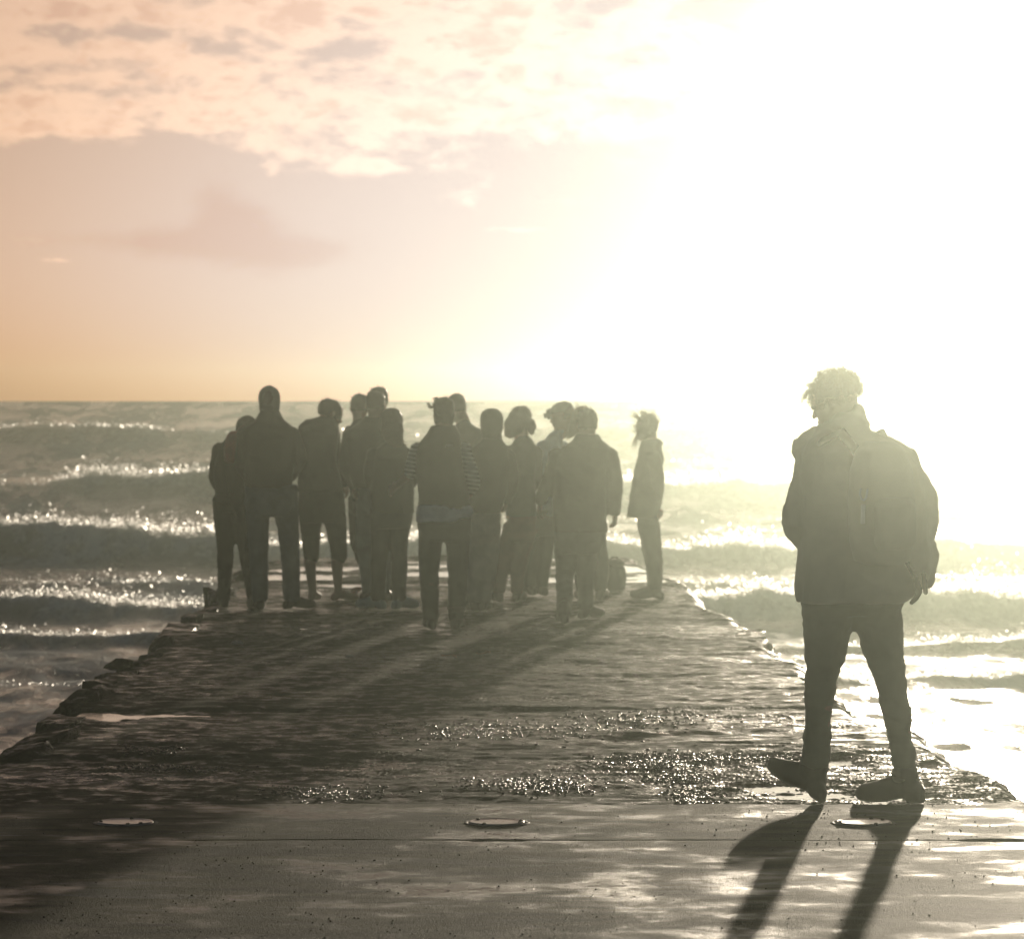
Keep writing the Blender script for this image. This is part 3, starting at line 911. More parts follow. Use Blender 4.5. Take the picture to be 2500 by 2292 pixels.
    if own:
        ex_ = [loft([(W(((q[0] + q[1]) / 2, q[2])), ex, ey, (q[1] - q[0]) / 2 * sc, q[3]) for q in sp['shirt']], 24, 2.4)] if 'shirt' in sp else []
        for one in Sl:
            me = fuse([one], base, vox, 3, "sleeve"); wrinkle(me, 0.006, (9, 9, 14), sp['seed'] + 37)
            child("sleeve", me, sp['sleeve_mat'])
        if ex_:
            me = fuse(ex_, base, vox, 3, "shirt"); wrinkle(me, 0.012, (9, 9, 12), sp['seed'] + 39)
            child("shirt", me, 'white')
    # --- shoes
    if 'feet' not in bare:
        for s in 'lr':
            S = foot_pieces(J['a' + s], sp['t' + s], sp.get('fl', 0.285), 1.08 * sp.get('fw', 1.0), up=sp.get('up_' + s))
            sh = sp.get('shaft_' + s, sp.get('shaft', 0.0))
            if sh:
                shn = unit(J['k' + s] - J['a' + s])
                S.append(tube([J['a' + s] - shn * .03, J['a' + s] + shn * sh * .5, J['a' + s] + shn * sh], [.052, .056, sp.get('shaft_r', .062)], 16))
            me = fuse(S, base, 0.008, 3, "shoe"); wrinkle(me, 0.003, (12, 12, 20), sp['seed'] + 51)
            child(sp.get('shoe_name', "shoe"), me, sp.get('shoe_' + s, sp.get('shoe', 'leather')))
    # --- hair and headgear
    c = J['hd']; kind = sp.get('hair', 'short')
    def cap(sc_=1.08, lo=-0.12, back=-0.05):
        rr = [(c + u * (z * 1.04 + .01) * hh + f * (cy + back) * hh, la, f, w * hh * sc_, dd * hh * sc_) for z, w, cy, dd in HEAD if z >= lo]
        return loft(rr, 22, 2.1)
    rs = np.random.default_rng(sp['seed'])
    if kind:
        Hh = [cap(sp.get('hs', 1.09), sp.get('hlo', -0.17), -0.055)]
        for a in sp.get('hair_extra', []):
            Hh.append(tube([W(p) for p in a[0]], a[1], 12, a[2] if len(a) > 2 else 1.0))
        me = fuse(Hh, base, 0.0095, 2, "hair"); wrinkle(me, sp.get('hw', 0.006), (22, 22, 22), sp['seed'] + 61, 3)
        v, n = mesh_get(me)
        ns = sp.get('strands', 90); L_ = sp.get('sl_', 0.022); cu = sp.get('curlh', 0.004)
        wind = np.asarray(sp.get('wind', (-.25, 0, .1)))
        st = []
        for i in rs.choice(len(v), ns):
            g = unit(n[i] + wind + rs.normal(0, .25, 3)); p = v[i] - n[i] * .004
            ln = L_ * rs.uniform(.4, 1.5); m_ = 6
            ph = rs.uniform(0, 6.28)
            s1 = unit(np.cross(g, rs.normal(0, 1, 3)))
            s2 = np.cross(g, s1)
            st.append(([p + g * ln * k / m_ + cu * (s1 * math.sin(ph + k * 1.3) + s2 * math.cos(ph + k * 1.3)) * (k / m_) + wind * ln * .5 * (k / m_) ** 2 for k in range(m_ + 1)], sp.get('srad', .0016)))
        for a in sp.get('wisps', []):
            pts = [W(p) - base for p in a[0]]
            for j in range(a[2]):
                jit = rs.normal(0, a[3], 3)
                P_, _ = smooth_path(pts, [0] * len(pts), 4)
                P_ = [q + jit * (k / len(P_)) + rs.normal(0, a[3] * .25, 3) * (k / len(P_)) for k, q in enumerate(P_)]
                st.append((P_, a[1]))
        me = add_strands(me, st)
        child("hair", me, sp.get('hair_mat', 'dark_hair'))
    if sp.get('hat') == 'beanie':
        rr = [(c + u * (-.30) * hh - f * .05 * hh, la, f, .36 * hh, .47 * hh)] + [(c + u * (z * 1.12 + .02) * hh - f * .02 * hh, la, f, w * hh * 1.20, dd * hh * 1.14) for z, w, cy, dd in HEAD if z >= -.2]
        rr += [(c + u * .60 * hh - f * .04 * hh, la, f, .10 * hh, .12 * hh)]
        me = fuse([loft(rr, 24, 2.1)], base, 0.009, 3, "beanie"); wrinkle(me, .004, (14, 14, 20), sp['seed'] + 71)
        child("beanie", me, 'beanie')
    if sp.get('hat') == 'cap':
        rr = [(c + u * .12 * hh - f * .02 * hh, la, f, .37 * hh, .46 * hh), (c + u * .30 * hh - f * .03 * hh, la, f, .37 * hh, .46 * hh), (c + u * .46 * hh - f * .05 * hh, la, f, .28 * hh, .34 * hh), (c + u * .55 * hh - f * .08 * hh, la, f, .12 * hh, .15 * hh)]
        br = tube([c + u * .16 * hh + f * .30 * hh, c + u * .17 * hh + f * .52 * hh, c + u * .13 * hh + f * .70 * hh], [.26 * hh, .24 * hh, .14 * hh], 14, 0.12)
        me = fuse([loft(rr, 24, 2.1), br], base, 0.009, 2, "cap")
        child("cap", me, 'grey')
    if sp.get('hat') == 'hood':
        rr = [(c - u * .5 * hh - f * .12 * hh, la, f, .40 * hh, .40 * hh)] + [(c + u * (z * 1.15) * hh - f * .10 * hh, la, f, w * hh * 1.28, dd * hh * 1.15) for z, w, cy, dd in HEAD if z >= -.3]
        me = fuse([loft(rr, 24, 2.1)], base, 0.009, 3, "hood"); wrinkle(me, .006, (12, 12, 12), sp['seed'] + 71)
        child("hood", me, sp.get('hood_mat', sp['top_mat']))
    if sp.get('eyes'):
        for s in (-1, 1):
            v_, f_ = ball(c + la * s * .145 * hh + f * .375 * hh + u * .03 * hh - base, .05 * hh, .05 * hh, .05 * hh, ax, 8, 6)
            child("eye", mesh_np("eye", v_, quads=[q for q in f_ if len(q) == 4], tris=[q for q in f_ if len(q) == 3]), 'eye')
    return body, J, W, base

AWAY = (0.05, 1, 0)
S = []
S.append(dict(seed=1, z=1, d=29.2, hd=(345, 440, .42), face=(0.1, .85, -.5), sl=(165, 545, .06), sr=(310, 520, .06), el=(128, 740, .05), er=(340, 720, .05), wl=(190, 850, .25), wr=(330, 840, .25),
    hl=(185, 890), hr=(280, 890), kl=(196, 1250), kr=(345, 1250), al=(188, 0), ar=(385, 0), tl=(-.15, 1, 0), tr=(.3, 1, 0), lr=(.098, .070, .050), shaft=.28,
    top=[(125, 320, 860, .15), (114, 330, 740, .16), (135, 335, 610, .16, .03), (170, 340, 510, .15, .08), (215, 350, 450, .13, .14), (262, 370, 425, .09, .25)], pel=[(130, 335, 800, .14), (124, 330, 900, .14), (135, 310, 980, .12)],
    top_mat='black', leg_mat='black', hat='hood', hood_mat='black', label="hunched person in black with a red bag, standing behind the man in the knitted cap"))
S.append(dict(seed=2, z=1, d=28.95, hd=(497, 232), sl=(325, 445), sr=(652, 440), el=(303, 640, -.02), er=(706, 610, .02), wl=(375, 765, .22), wr=(645, 740, .22),
    hl=(412, 890), hr=(606, 890), kl=(425, 1250), kr=(640, 1250), al=(433, 0), ar=(650, 0), tl=(-.12, 1, 0), tr=(.85, .6, 0), lr=(.106, .081, .070),
    top=[(335, 655, 812, .14), (328, 660, 740, .145), (305, 680, 600, .15), (290, 688, 480, .15), (305, 676, 405, .13), (395, 600, 352, .10), (437, 560, 282, .078)], pel=[(332, 688, 790, .135), (326, 690, 900, .14), (345, 682, 1010, .125)],
    top_mat='black', leg_mat='jeans', hair='short', hs=1.04, hlo=-.45, hat='beanie', label="tall man in a grey knitted cap, dark jacket and faded jeans, seen from behind"))
S.append(dict(seed=3, z=1, d=30.2, hd=(915, 308), face=(.86, .35, -.38), sl=(750, 430, -.14), sr=(925, 440, .12), el=(722, 640, -.12), er=(950, 640, .16), wl=(770, 780, .0), wr=(1000, 790, .12), hand_r=(.25, .3, -.5),
    hl=(775, 940), hr=(935, 940), kl=(783, 1240), kr=(972, 1240), al=(792, 0), ar=(968, 0), tl=(.2, 1, 0), tr=(.85, .45, 0), bare=('legs', 'feet'), lr=(.105, .074, .068), hem=.22,
    top=[(690, 1003, 840, .16), (690, 990, 760, .17), (700, 958, 640, .18), (690, 962, 560, .19), (688, 978, 450, .20), (700, 975, 390, .18), (745, 962, 348, .13), (835, 950, 325, .08)],
    pel=[(696, 1004, 820, .15), (690, 1016, 930, .155), (700, 1012, 1050, .14)], leg_name="shorts", top_mat='green', leg_mat='green', hair='short', hair_mat='dark_hair', hs=1.12, eyes=True, strands=140,
    label="barefoot man in rolled dark shorts, head bowed to the right"))
S.append(dict(seed=4, z=1, d=31.6, hd=(1114, 268), sl=(1055, 430), sr=(1195, 430), el=(1045, 640), er=(1205, 640), wl=(1080, 820, .2), wr=(1190, 820, .2), hl=(1090, 880), hr=(1165, 880), kl=(1095, 1200), kr=(1165, 1200), al=(1205, 0, .0), ar=(1260, 0), tl=AWAY, tr=AWAY,
    top=[(1050, 1200, 900, .13), (1042, 1210, 600, .14), (1045, 1208, 440, .13), (1062, 1180, 370, .09), (1085, 1145, 330, .065)], pel=[(1060, 1200, 820, .13), (1060, 1200, 920, .13), (1070, 1190, 1000, .12)], lr=(.075, .06, .05),
    top_mat='navy', leg_mat='black', hair='short', label="dark haired person mostly hidden, small head just left of two overlapping heads"))
S.append(dict(seed=5, z=1, d=31.4, hd=(1246, 218), sl=(1165, 440), sr=(1345, 440), el=(1150, 640), er=(1355, 640), wl=(1190, 820, .2), wr=(1320, 820, .2), hl=(1210, 880), hr=(1300, 880), kl=(1210, 1200), kr=(1300, 1200), al=(1215, 0), ar=(1330, 0), tl=AWAY, tr=AWAY,
    top=[(1160, 1360, 900, .13), (1150, 1365, 600, .14), (1160, 1360, 440, .13), (1195, 1315, 350, .09), (1212, 1285, 305, .068)], pel=[(1170, 1350, 820, .13), (1170, 1350, 920, .13), (1180, 1340, 1000, .12)],
    top_mat='brown', leg_mat='black', hair='short', strands=150, label="person hidden but for the crown of a head showing just above another man's head"))
S.append(dict(seed=6, z=1, d=30.0, hd=(1222, 250), sl=(1048, 455), sr=(1308, 455), el=(1010, 650, -.05), er=(1335, 640), wl=(1070, 800, .10), wr=(1300, 780, .2), hand_l=(.12, .1, -1), curl_l=.6,
    hl=(1165, 900), hr=(1275, 900), kl=(1148, 1200), kr=(1280, 1220), al=(1174, 0), ar=(1280, 0), tl=(-.2, 1, 0), tr=(.2, 1, 0), lr=(.092, .072, .052),
    top=[(1070, 1330, 815, .14), (1030, 1340, 700, .15), (1010, 1340, 560, .155), (1008, 1335, 470, .15), (1035, 1320, 412, .13), (1112, 1300, 372, .10), (1152, 1288, 325, .078)], pel=[(1110, 1330, 790, .14), (1105, 1330, 900, .145), (1115, 1325, 990, .13)],
    top_mat='green', leg_mat='pale_jeans', hair='short', label="short haired man in a dark jacket and pale jeans, left hand hanging loose"))
S.append(dict(seed=7, z=1, d=28.95, hd=(1335, 372), hh=.225, face=(.25, .9, -.25), sl=(1215, 580), sr=(1440, 585), el=(1188, 760), er=(1474, 760, .03), wl=(1260, 860, .22), wr=(1400, 850, .22),
    hl=(1258, 960), hr=(1392, 960), kl=(1250, 1250), kr=(1385, 1250), al=(1238, 0), ar=(1385, 0), tl=(-.8, .6, 0), tr=(.65, .75, 0), lr=(.092, .070, .060),
    top=[(1198, 1488, 985, .15), (1184, 1490, 850, .155), (1192, 1478, 700, .15), (1200, 1476, 610, .15), (1228, 1455, 548, .12), (1280, 1415, 502, .09), (1300, 1390, 470, .075)], pel=[(1196, 1486, 930, .14), (1190, 1478, 1020, .145), (1200, 1464, 1090, .13)],
    top_mat='green', leg_mat='dark_jeans', shoe='sneaker', hair='long', hair_mat='brown_hair', hs=1.22, hlo=-.35, strands=160, hair_extra=[([(1330, 400, -.06), (1350, 470, -.07), (1372, 535, -.08)], [.10, .085, .05], .6)],
    wisps=[([(1400, 470, -.05), (1412, 510, -.05), (1425, 520, -.05)], .003, 14, .012)], label="woman with dark curly hair and pale teal sneakers, bent towards the middle"))
S.append(dict(seed=8, z=2, d=26.4, hd=(376, 318), hh=.222, sl=(200, 545), sr=(495, 535), el=(152, 700, .05), er=(573, 765, .0), wl=(62, 792, .28), wr=(545, 860, .25), hand_l=(-.6, .5, -.4), cuff=.55, cuff_r=.6, cuff_l=.12, sr_=(.064, .056, .048),
    hl=(287, 1090), hr=(470, 1090), kl=(272, 1380), kr=(470, 1380), al=(286, 0), ar=(458, 0), tl=(-.1, 1, 0), tr=(.1, 1, 0), lr=(.100, .078, .060), shaft=.28, shaft_r=.074,
    top=[(192, 558, 965, .14), (200, 552, 870, .14), (185, 520, 700, .14), (175, 512, 600, .14), (185, 505, 525, .13), (232, 492, 470, .11), (266, 474, 430, .095), (290, 450, 388, .08)],
    pel=[(196, 564, 930, .14), (190, 562, 1080, .145), (215, 545, 1180, .13)], shirt=[(186, 500, 1046, .150), (182, 560, 1010, .152), (184, 578, 985, .152), (195, 560, 930, .148)],
    top_name="vest", top_mat='brown', leg_mat='dark_jeans', sleeve_mat='stripes', shoe_name="boot", shoe='leather', hair='bun', hair_mat='brown_hair', hs=1.10, hlo=-.40, strands=200,
    hair_extra=[([(392, 268, -.08), (360, 250, -.10), (338, 238, -.10)], [.075, .075, .055])], wisps=[([(330, 235, -.1), (290, 262, -.1), (262, 238, -.1)], .005, 10, .010), ([(345, 222, -.1), (322, 198, -.1), (306, 206, -.1)], .005, 10, .008)],
    label="woman with a windblown bun, dark vest over striped sleeves and a white shirt hem"))
S.append(dict(seed=9, z=2, d=30.6, hd=(462, 268), sl=(440, 480), sr=(620, 470), el=(425, 680), er=(630, 680), wl=(460, 840, .2), wr=(600, 840, .2), hl=(490, 900), hr=(570, 900), kl=(490, 1220), kr=(575, 1220), al=(480, 0), ar=(570, 0), tl=AWAY, tr=AWAY,
    top=[(425, 635, 920, .14), (420, 640, 620, .145), (425, 640, 480, .14), (440, 632, 412, .11), (465, 560, 378, .085), (478, 540, 345, .07)], pel=[(430, 630, 840, .13), (430, 630, 940, .14), (440, 620, 1020, .12)],
    top_mat='navy', leg_mat='beige', hair='short', label="tall short haired man whose head shows behind the woman with the bun"))
S.append(dict(seed=10, z=2, d=28.7, hd=(702, 384), sl=(562, 600), sr=(812, 590), el=(540, 770), er=(838, 760), wl=(570, 910, .2), wr=(805, 900, .18), hl=(608, 1090), hr=(688, 1090), kl=(603, 1380), kr=(668, 1380), al=(582, 0), ar=(640, 0), tl=(-.2, 1, 0), tr=(.2, 1, 0), lr=(.098, .076, .066),
    top=[(530, 762, 985, .15), (522, 800, 870, .155), (525, 834, 710, .155), (535, 838, 610, .155), (560, 825, 540, .13), (615, 785, 498, .10), (645, 765, 455, .08)], pel=[(536, 762, 950, .14), (545, 764, 1080, .14), (556, 752, 1160, .13)],
    top_mat='black', leg_mat='beige', hair='short', hs=1.12, hat='hood', hood_mat='black', label="hooded person in a dark jacket and beige trousers, right of the striped sleeve"))
S.append(dict(seed=11, z=2, d=30.0, hd=(908, 352), hh=.225, face=(.55, .8, -.1), sl=(822, 560), sr=(1000, 570), el=(805, 740), er=(1000, 740, .05), wl=(840, 880, .2), wr=(955, 860, .2), hl=(850, 1080), hr=(950, 1080), kl=(770, 1350), kr=(885, 1350), al=(748, 0), ar=(875, 0), tl=(-.2, 1, 0), tr=(.2, 1, 0), lr=(.09, .068, .056),
    top=[(800, 1008, 1010, .14), (795, 1004, 880, .145), (802, 1000, 760, .145), (802, 1016, 630, .145), (815, 1010, 545, .12), (855, 975, 480, .09), (875, 940, 450, .07)], pel=[(812, 1004, 960, .14), (812, 1012, 1080, .145), (825, 1000, 1180, .13)],
    top_mat='grey', leg_mat='maroon', hair='long', hair_mat='brown_hair', hs=1.12, hlo=-.3, strands=180, hair_extra=[([(890, 340, -.08), (850, 400, -.1), (820, 450, -.1)], [.10, .09, .05], .7), ([(950, 370, -.06), (975, 410, -.06), (972, 445, -.06)], [.06, .045, .02])],
    wisps=[([(840, 340, -.08), (815, 380, -.08), (785, 410, -.08)], .003, 14, .014)], label="long haired woman in a grey top and maroon trousers, beside the pale blue shirt"))
S.append(dict(seed=12, z=2, d=31.0, hd=(1184, 325), face=(-.92, .32, -.18), sl=(1060, 530, -.06), sr=(1180, 530, .1), el=(1010, 685, -.06), er=(1180, 680, .1), wl=(1085, 690, .22), wr=(1120, 700, .3), hl=(1000, 1060), hr=(1085, 1060), kl=(968, 1340), kr=(1058, 1330), al=(962, 0), ar=(1046, 0), tl=(-.5, .9, 0), tr=(-.4, .9, 0), lr=(.085, .066, .054),
    top=[(1010, 1190, 1000, .14), (1020, 1190, 850, .145), (1024, 1190, 700, .15), (1034, 1190, 590, .155), (1048, 1190, 510, .14), (1082, 1190, 455, .11), (1135, 1205, 415, .075)], pel=[(950, 1170, 960, .14), (950, 1160, 1060, .14), (955, 1130, 1140, .12)],
    top_mat='blue', leg_mat='black', top_name="shirt", hair='short', hs=1.03, strands=20, hat='cap', eyes=True, sr_=(.072, .060, .05), label="man in a pale blue shirt and peaked cap, in profile looking left"))
S.append(dict(seed=13, z=2, d=27.8, hd=(1354, 380), hh=.228, sl=(1160, 590), sr=(1498, 585), el=(1090, 770), er=(1543, 765, -.02), wl=(1036, 905, .10), wr=(1543, 985, .0), hand_l=(-.15, .2, -1), hand_r=(0, .15, -1), curl_r=1.0, curl_l=.5,
    hl=(1212, 1150), hr=(1355, 1150), kl=(1200, 1390), kr=(1345, 1390), al=(1197, 0, -.70), ar=(1344, 0, -.08), tl=(-.05, 1, 0), tr=(.6, .8, 0), lr=(.100, .074, .058), shaft_l=.16,
    top=[(1122, 1490, 1115, .17), (1114, 1490, 1000, .17), (1112, 1494, 850, .17), (1118, 1500, 700, .17), (1140, 1514, 595, .16), (1188, 1510, 530, .135), (1248, 1462, 488, .105), (1280, 1435, 445, .085)], pel=[(1126, 1488, 1080, .15), (1132, 1470, 1180, .15), (1150, 1440, 1260, .13)],
    top_mat='khaki_dark', leg_mat='grey', hair='short', hair_mat='brown_hair', strands=220, sr_=(.078, .064, .052), wk=.010, label="broad man in a long dark olive coat, right arm hanging straight down"))
S.append(dict(seed=14, z=2, d=30.3, hd=(1318, 352), hh=.225, sl=(1230, 580), sr=(1430, 580), el=(1215, 770), er=(1445, 770), wl=(1250, 900, .2), wr=(1420, 900, .2), hl=(1300, 1080), hr=(1400, 1080), kl=(1310, 1350), kr=(1448, 1350), al=(1320, 0), ar=(1443, 0), tl=(-.1, 1, 0), tr=(.2, 1, 0), lr=(.092, .072, .055),
    top=[(1220, 1440, 1010, .14), (1215, 1445, 850, .145), (1220, 1440, 700, .145), (1225, 1440, 610, .14), (1250, 1410, 540, .12), (1285, 1375, 490, .09), (1300, 1360, 455, .07)], pel=[(1225, 1470, 960, .14), (1230, 1485, 1080, .14), (1250, 1485, 1180, .12)],
    top_mat='brown', leg_mat='dark_jeans', hair='long', hair_mat='blonde', hs=1.16, hlo=-.3, strands=260, sl_=.035, wind=(-.5, 0, .2), hair_extra=[([(1290, 370, -.08), (1262, 420, -.1), (1232, 462, -.1)], [.07, .05, .025], .7)],
    wisps=[([(1285, 400, -.1), (1250, 440, -.1), (1212, 470, -.1)], .003, 30, .015)], label="blonde woman almost hidden behind the broad man in the olive coat"))
S.append(dict(seed=15, z=2, d=30.4, hd=(1760, 402), hh=.222, face=(-.75, .6, -.05), sl=(1800, 600, -.13), sr=(1780, 600, .13), el=(1838, 760, -.13), er=(1815, 770, .14), wl=(1838, 885, -.06), wr=(1800, 890, .12), hl=(1772, 1060, -.07), hr=(1772, 1060, .08), kl=(1812, 1310, -.05), kr=(1802, 1300, .07), al=(1822, 0, -.05), ar=(1812, 0, .09), tl=(-1, .25, 0), tr=(-1, .35, 0),
    lr=(.098, .076, .056), top=[(1618, 1838, 1018, .14), (1640, 1866, 920, .15), (1650, 1866, 860, .15), (1660, 1846, 760, .15), (1672, 1858, 690, .16), (1692, 1880, 615, .165), (1702, 1868, 565, .14), (1716, 1864, 515, .11), (1722, 1838, 472, .075)],
    pel=[(1690, 1842, 980, .13), (1698, 1842, 1080, .13), (1712, 1842, 1140, .12)], top_extra=[([(1840, 500, -.02), (1862, 515, -.02), (1876, 512, -.02)], [.035, .03, .012])], top_mat='khaki_dark', leg_mat='black', shaft=.16, top_name="coat", eyes=True,
    hair='long', hair_mat='blonde', hs=1.03, hlo=-.35, strands=420, sl_=.045, wind=(-.55, 0, .45), srad=.0014, hair_extra=[([(1760, 420, -.08), (1735, 450, -.08), (1712, 480, -.08)], [.07, .05, .02], .7)],
    wisps=[([(1720, 350, -.08), (1690, 325, -.08), (1662, 312, -.08)], .0018, 30, .022), ([(1710, 420, -.08), (1690, 480, -.08), (1680, 540, -.08)], .0018, 40, .02), ([(1760, 330, -.05), (1740, 305, -.05), (1715, 298, -.05)], .0018, 26, .018)],
    label="blonde woman in a flared coat standing apart from the crowd, hair blowing left"))
M['khaki_dark'] = fabric("dark_olive_cloth", (0.050, 0.047, 0.026))
FRONT = dict(seed=16, z=3, zl=4, d=15.0, group=None, hd=(684, 372), hh=.238, face=(-.80, .50, -.30), up=(-.10, 0, 1), sl=(525, 760, .05), sr=(1128, 765, -.05), el=(412, 1215, -.02), er=(1305, 1080, -.02), wl=(500, 1370, .10), wr=(1268, 1480, .08),
    hl=(472, 190), hr=(698, 190), kl=(424, 545), kr=(778, 545), al=(388, 1028), ar=(856, 1056), free_feet=True, tl=(-.72, .58, .38), tr=(-.84, .52, -.03), up_l=(.34, .32, .88),
    lr_l=(.120, .066, .058, .062, .048), lr_r=(.116, .068, .060, .051, .047), fl=.30, fw=1.08, shaft=.10, shaft_r=.056, shoe_name="boot", shoe='tan', wk=.013, vox=.0085, bvox=.0075, ground=.005,
    pel=[(322, 842, 60, .16), (322, 838, 150, .155), (380, 790, 210, .12)],
    top=[(414, 1160, 1764, .19), (412, 1240, 1700, .20), (413, 1315, 1620, .20), (415, 1335, 1450, .20), (432, 1340, 1300, .20), (425, 1335, 1100, .21), (428, 1318, 950, .21), (440, 1285, 810, .21), (450, 1235, 720, .20), (480, 1150, 650, .17), (550, 1050, 600, .14), (605, 930, 560, .11), (630, 905, 500, .095), (640, 880, 440, .085)],
    top_extra=[([(580, 620, .06), (490, 665, .06), (432, 706, .06), (408, 722, .06)], [.06, .055, .036, .018], .8), ([(470, 690, .06), (440, 735, .06), (455, 790, .06)], [.055, .045, .03], .8), ([(760, 600, -.08), (845, 500, -.07), (838, 420, -.05)], [.08, .062, .03], .9), ([(600, 590, .02), (720, 575, -.08), (860, 540, -.05)], [.05, .06, .05], .9), ([(1290, 1400, 0), (1335, 1480, 0), (1385, 1530, 0)], [.07, .055, .012], .5),
               ([(1290, 1600, 0), (1330, 1560, 0), (1380, 1532, 0)], [.06, .045, .012], .5), ([(1310, 1180, -.02), (1345, 1235, -.02), (1376, 1268, -.02)], [.06, .042, .014], .7)],
    sr_=(.074, .066, .052), top_name="coat", top_mat='khaki', leg_mat='khaki_trousers', hair='curly', hair_mat='light_hair', hs=1.10, hlo=-.12, hw=.010, strands=2600, sl_=.027, curlh=.010, srad=.0009, wind=(-.25, 0, .05), eyes=True,
    wisps=[([(545, 280, 0), (500, 300, 0), (470, 330, 0), (440, 362, 0)], .0013, 46, .018), ([(560, 250, 0), (520, 262, 0), (490, 258, 0)], .0013, 30, .016), ([(600, 200, 0), (570, 175, 0), (560, 150, 0)], .0013, 24, .014), ([(720, 180, 0), (735, 150, 0), (722, 132, 0)], .0013, 20, .014)],
    label="curly haired man in a pale khaki coat with a backpack, striding left in the foreground")
PEOPLE = [person(s) for s in S]
MAN = person(FRONT)
# ------------------------------------------------------------------ things carried, lying about and built in
def simple(name, pieces, origin, mat, voxel=0.008, smooth=2, wr=0.0, seed=0, **kw):
    me = fuse(pieces, origin, voxel, smooth, name)
    if wr:
        wrinkle(me, wr, (11, 11, 13), seed)
    return obj(name, me, mat, kw.pop('parent', None), kw.pop('loc', None), **kw)

EX, EY, EZ = np.array([1., 0, 0]), np.array([0, 1., 0]), np.array([0, 0, 1.])

def z3(x, y, d):
    return at(1451.5 + .2836 * x, 685.4 + .2836 * y, d)
def z1(x, y, d):
    return at(387.07 + .288 * x, 725.8 + .288 * y, d)
def z2(x, y, d):
    return at(766.1 + .288 * x, 725.8 + .288 * y, d)

def build_backpack():
    la = unit((0.80, 0.60, 0)); fr = unit((0.60, -0.80, 0))     # across the back; away from the back
    c = z3(1015, 1060, 14.74)
    def ring(dz, a, b, o=0.0):
        return (c + EZ * dz + fr * o, la, fr, a, b)
    rings = [ring(-.262, .085, .040), ring(-.25, .135, .065, -.01), ring(-.16, .155, .085, -.01), ring(0, .158, .088, -.01), ring(.13, .148, .080, -.015), ring(.21, .118, .062, -.02), ring(.245, .07, .040, -.03)]
    base = c - EZ * .26
    b = simple("backpack", [loft(rings, 26, 2.8)], base, M['pack'], 0.008, 3, 0.005, 301, loc=base, label="pale khaki backpack with a pale zip pull on the striding man's back", cat="backpack")
    pk = [(c + EZ * (-.20) + fr * .06, la, fr, .085, .03), (c + EZ * (-.17) + fr * .065, la, fr, .11, .038), (c + EZ * (-.02) + fr * .065, la, fr, .11, .038), (c + EZ * .015 + fr * .06, la, fr, .085, .026)]
    simple("front_pocket", [loft(pk, 22, 3.0)], base, M['pack'], 0.007, 2, 0.003, 303, parent=b)
    for s in (-1, 1):
        simple("shoulder_strap", [tube([c + la * s * .09 + EZ * .20 - fr * .06, c + la * s * .11 + EZ * .285 - fr * .14, c + la * s * .125 + EZ * .24 - fr * .25], [.024, .026, .024], 10, .45)], base, M['strap'], 0.006, 1, parent=b)
    a0, a1, a2, a3 = z3(1190, 1640, 14.70), z3(1262, 1690, 14.70), z3(1240, 1735, 14.70), z3(1205, 1768, 14.70)
    simple("dangling_strap", [tube([c + la * .12 - EZ * .24, z3(1240, 1600, 14.7), a1, a2, a3], [.012, .013, .017, .013, .010], 8, .6)], base, M['strap'], 0.005, 1, parent=b)
    simple("dangling_strap", [tube([z3(1290, 1560, 14.7), z3(1303, 1640, 14.7), z3(1307, 1700, 14.7)], [.010, .012, .011], 8, .6)], base, M['strap'], 0.005, 1, parent=b)
    # carabiner and pale zip pull
    k = c + fr * .165
    def onb(x, y):
        p = z3(x, y, 14.6); return p
    pts = [onb(858, 975), onb(852, 1010), onb(862, 1048), onb(880, 1056), onb(895, 1035), onb(904, 980)]
    simple("carabiner", [tube(pts, [.0045] * 6, 8)], base, M['metal'], 0.0028, 1, parent=b)
    simple("zip_pull", [loft([(onb(876, 1085), EX, EY, .011, .004), (onb(874, 1150), EX, EY, .010, .004), (onb(872, 1220), EX, EY, .010, .004)], 10, 3.0)], base, M['label'], 0.003, 1, parent=b)

build_backpack()

def build_red_bag():
    d = 28.98
    rings = [(z1(258, 640, d), EX, EY, .065, .05), (z1(258, 625, d), EX, EY, .082, .075), (z1(262, 540, d), EX, EY, .088, .085), (z1(268, 460, d), EX, EY, .075, .075), (z1(272, 428, d), EX, EY, .045, .05)]
    base = z1(258, 645, d)
    b = simple("shoulder_bag", [loft(rings, 20, 2.6)], base, M['red'], 0.009, 3, 0.006, 311, loc=base, label="dull red bag high on the hunched person's back", cat="bag")
    simple("strap", [tube([z1(205, 520, d + .02), z1(190, 640, d + .10), z1(230, 900, d - .02), z1(318, 1150, d - .05), z1(320, 1430, d - .05)], [.008, .010, .010, .012, .008], 8, .5)], base, M['strap'], 0.006, 1, parent=b)

build_red_bag()

def build_ground_bag():
    d = 31.9
    g = z2(1540, 1480, d); g[2] = -0.005
    la = EX
    rings = [(g + EZ * .005, la, EY, .07, .06), (g + EZ * .03, la, EY, .098, .09), (g + EZ * .13, la, EY, .112, .10), (g + EZ * .21, la, EY, .100, .09), (g + EZ * .262, la, EY, .055, .05)]
    b = simple("rucksack", [loft(rings, 22, 2.2)], g, M['black'], 0.008, 3, 0.005, 321, loc=g, label="round dark rucksack standing on the deck behind the broad man's legs", cat="rucksack")
    simple("flap", [loft([(g + EZ * .235 + EX * .01, la, EY, .085, .08), (g + EZ * .262 + EX * .005, la, EY, .088, .08), (g + EZ * .29, la, EY, .05, .05)], 18, 2.6)], g, M['black'], 0.008, 2, parent=b)
    simple("handle", [tube([g + EZ * .27 - EX * .04, g + EZ * .305 - EX * .025, g + EZ * .305 + EX * .025, g + EZ * .27 + EX * .04], [.009] * 4, 8)], g, M['strap'], 0.005, 1, parent=b)

build_ground_bag()

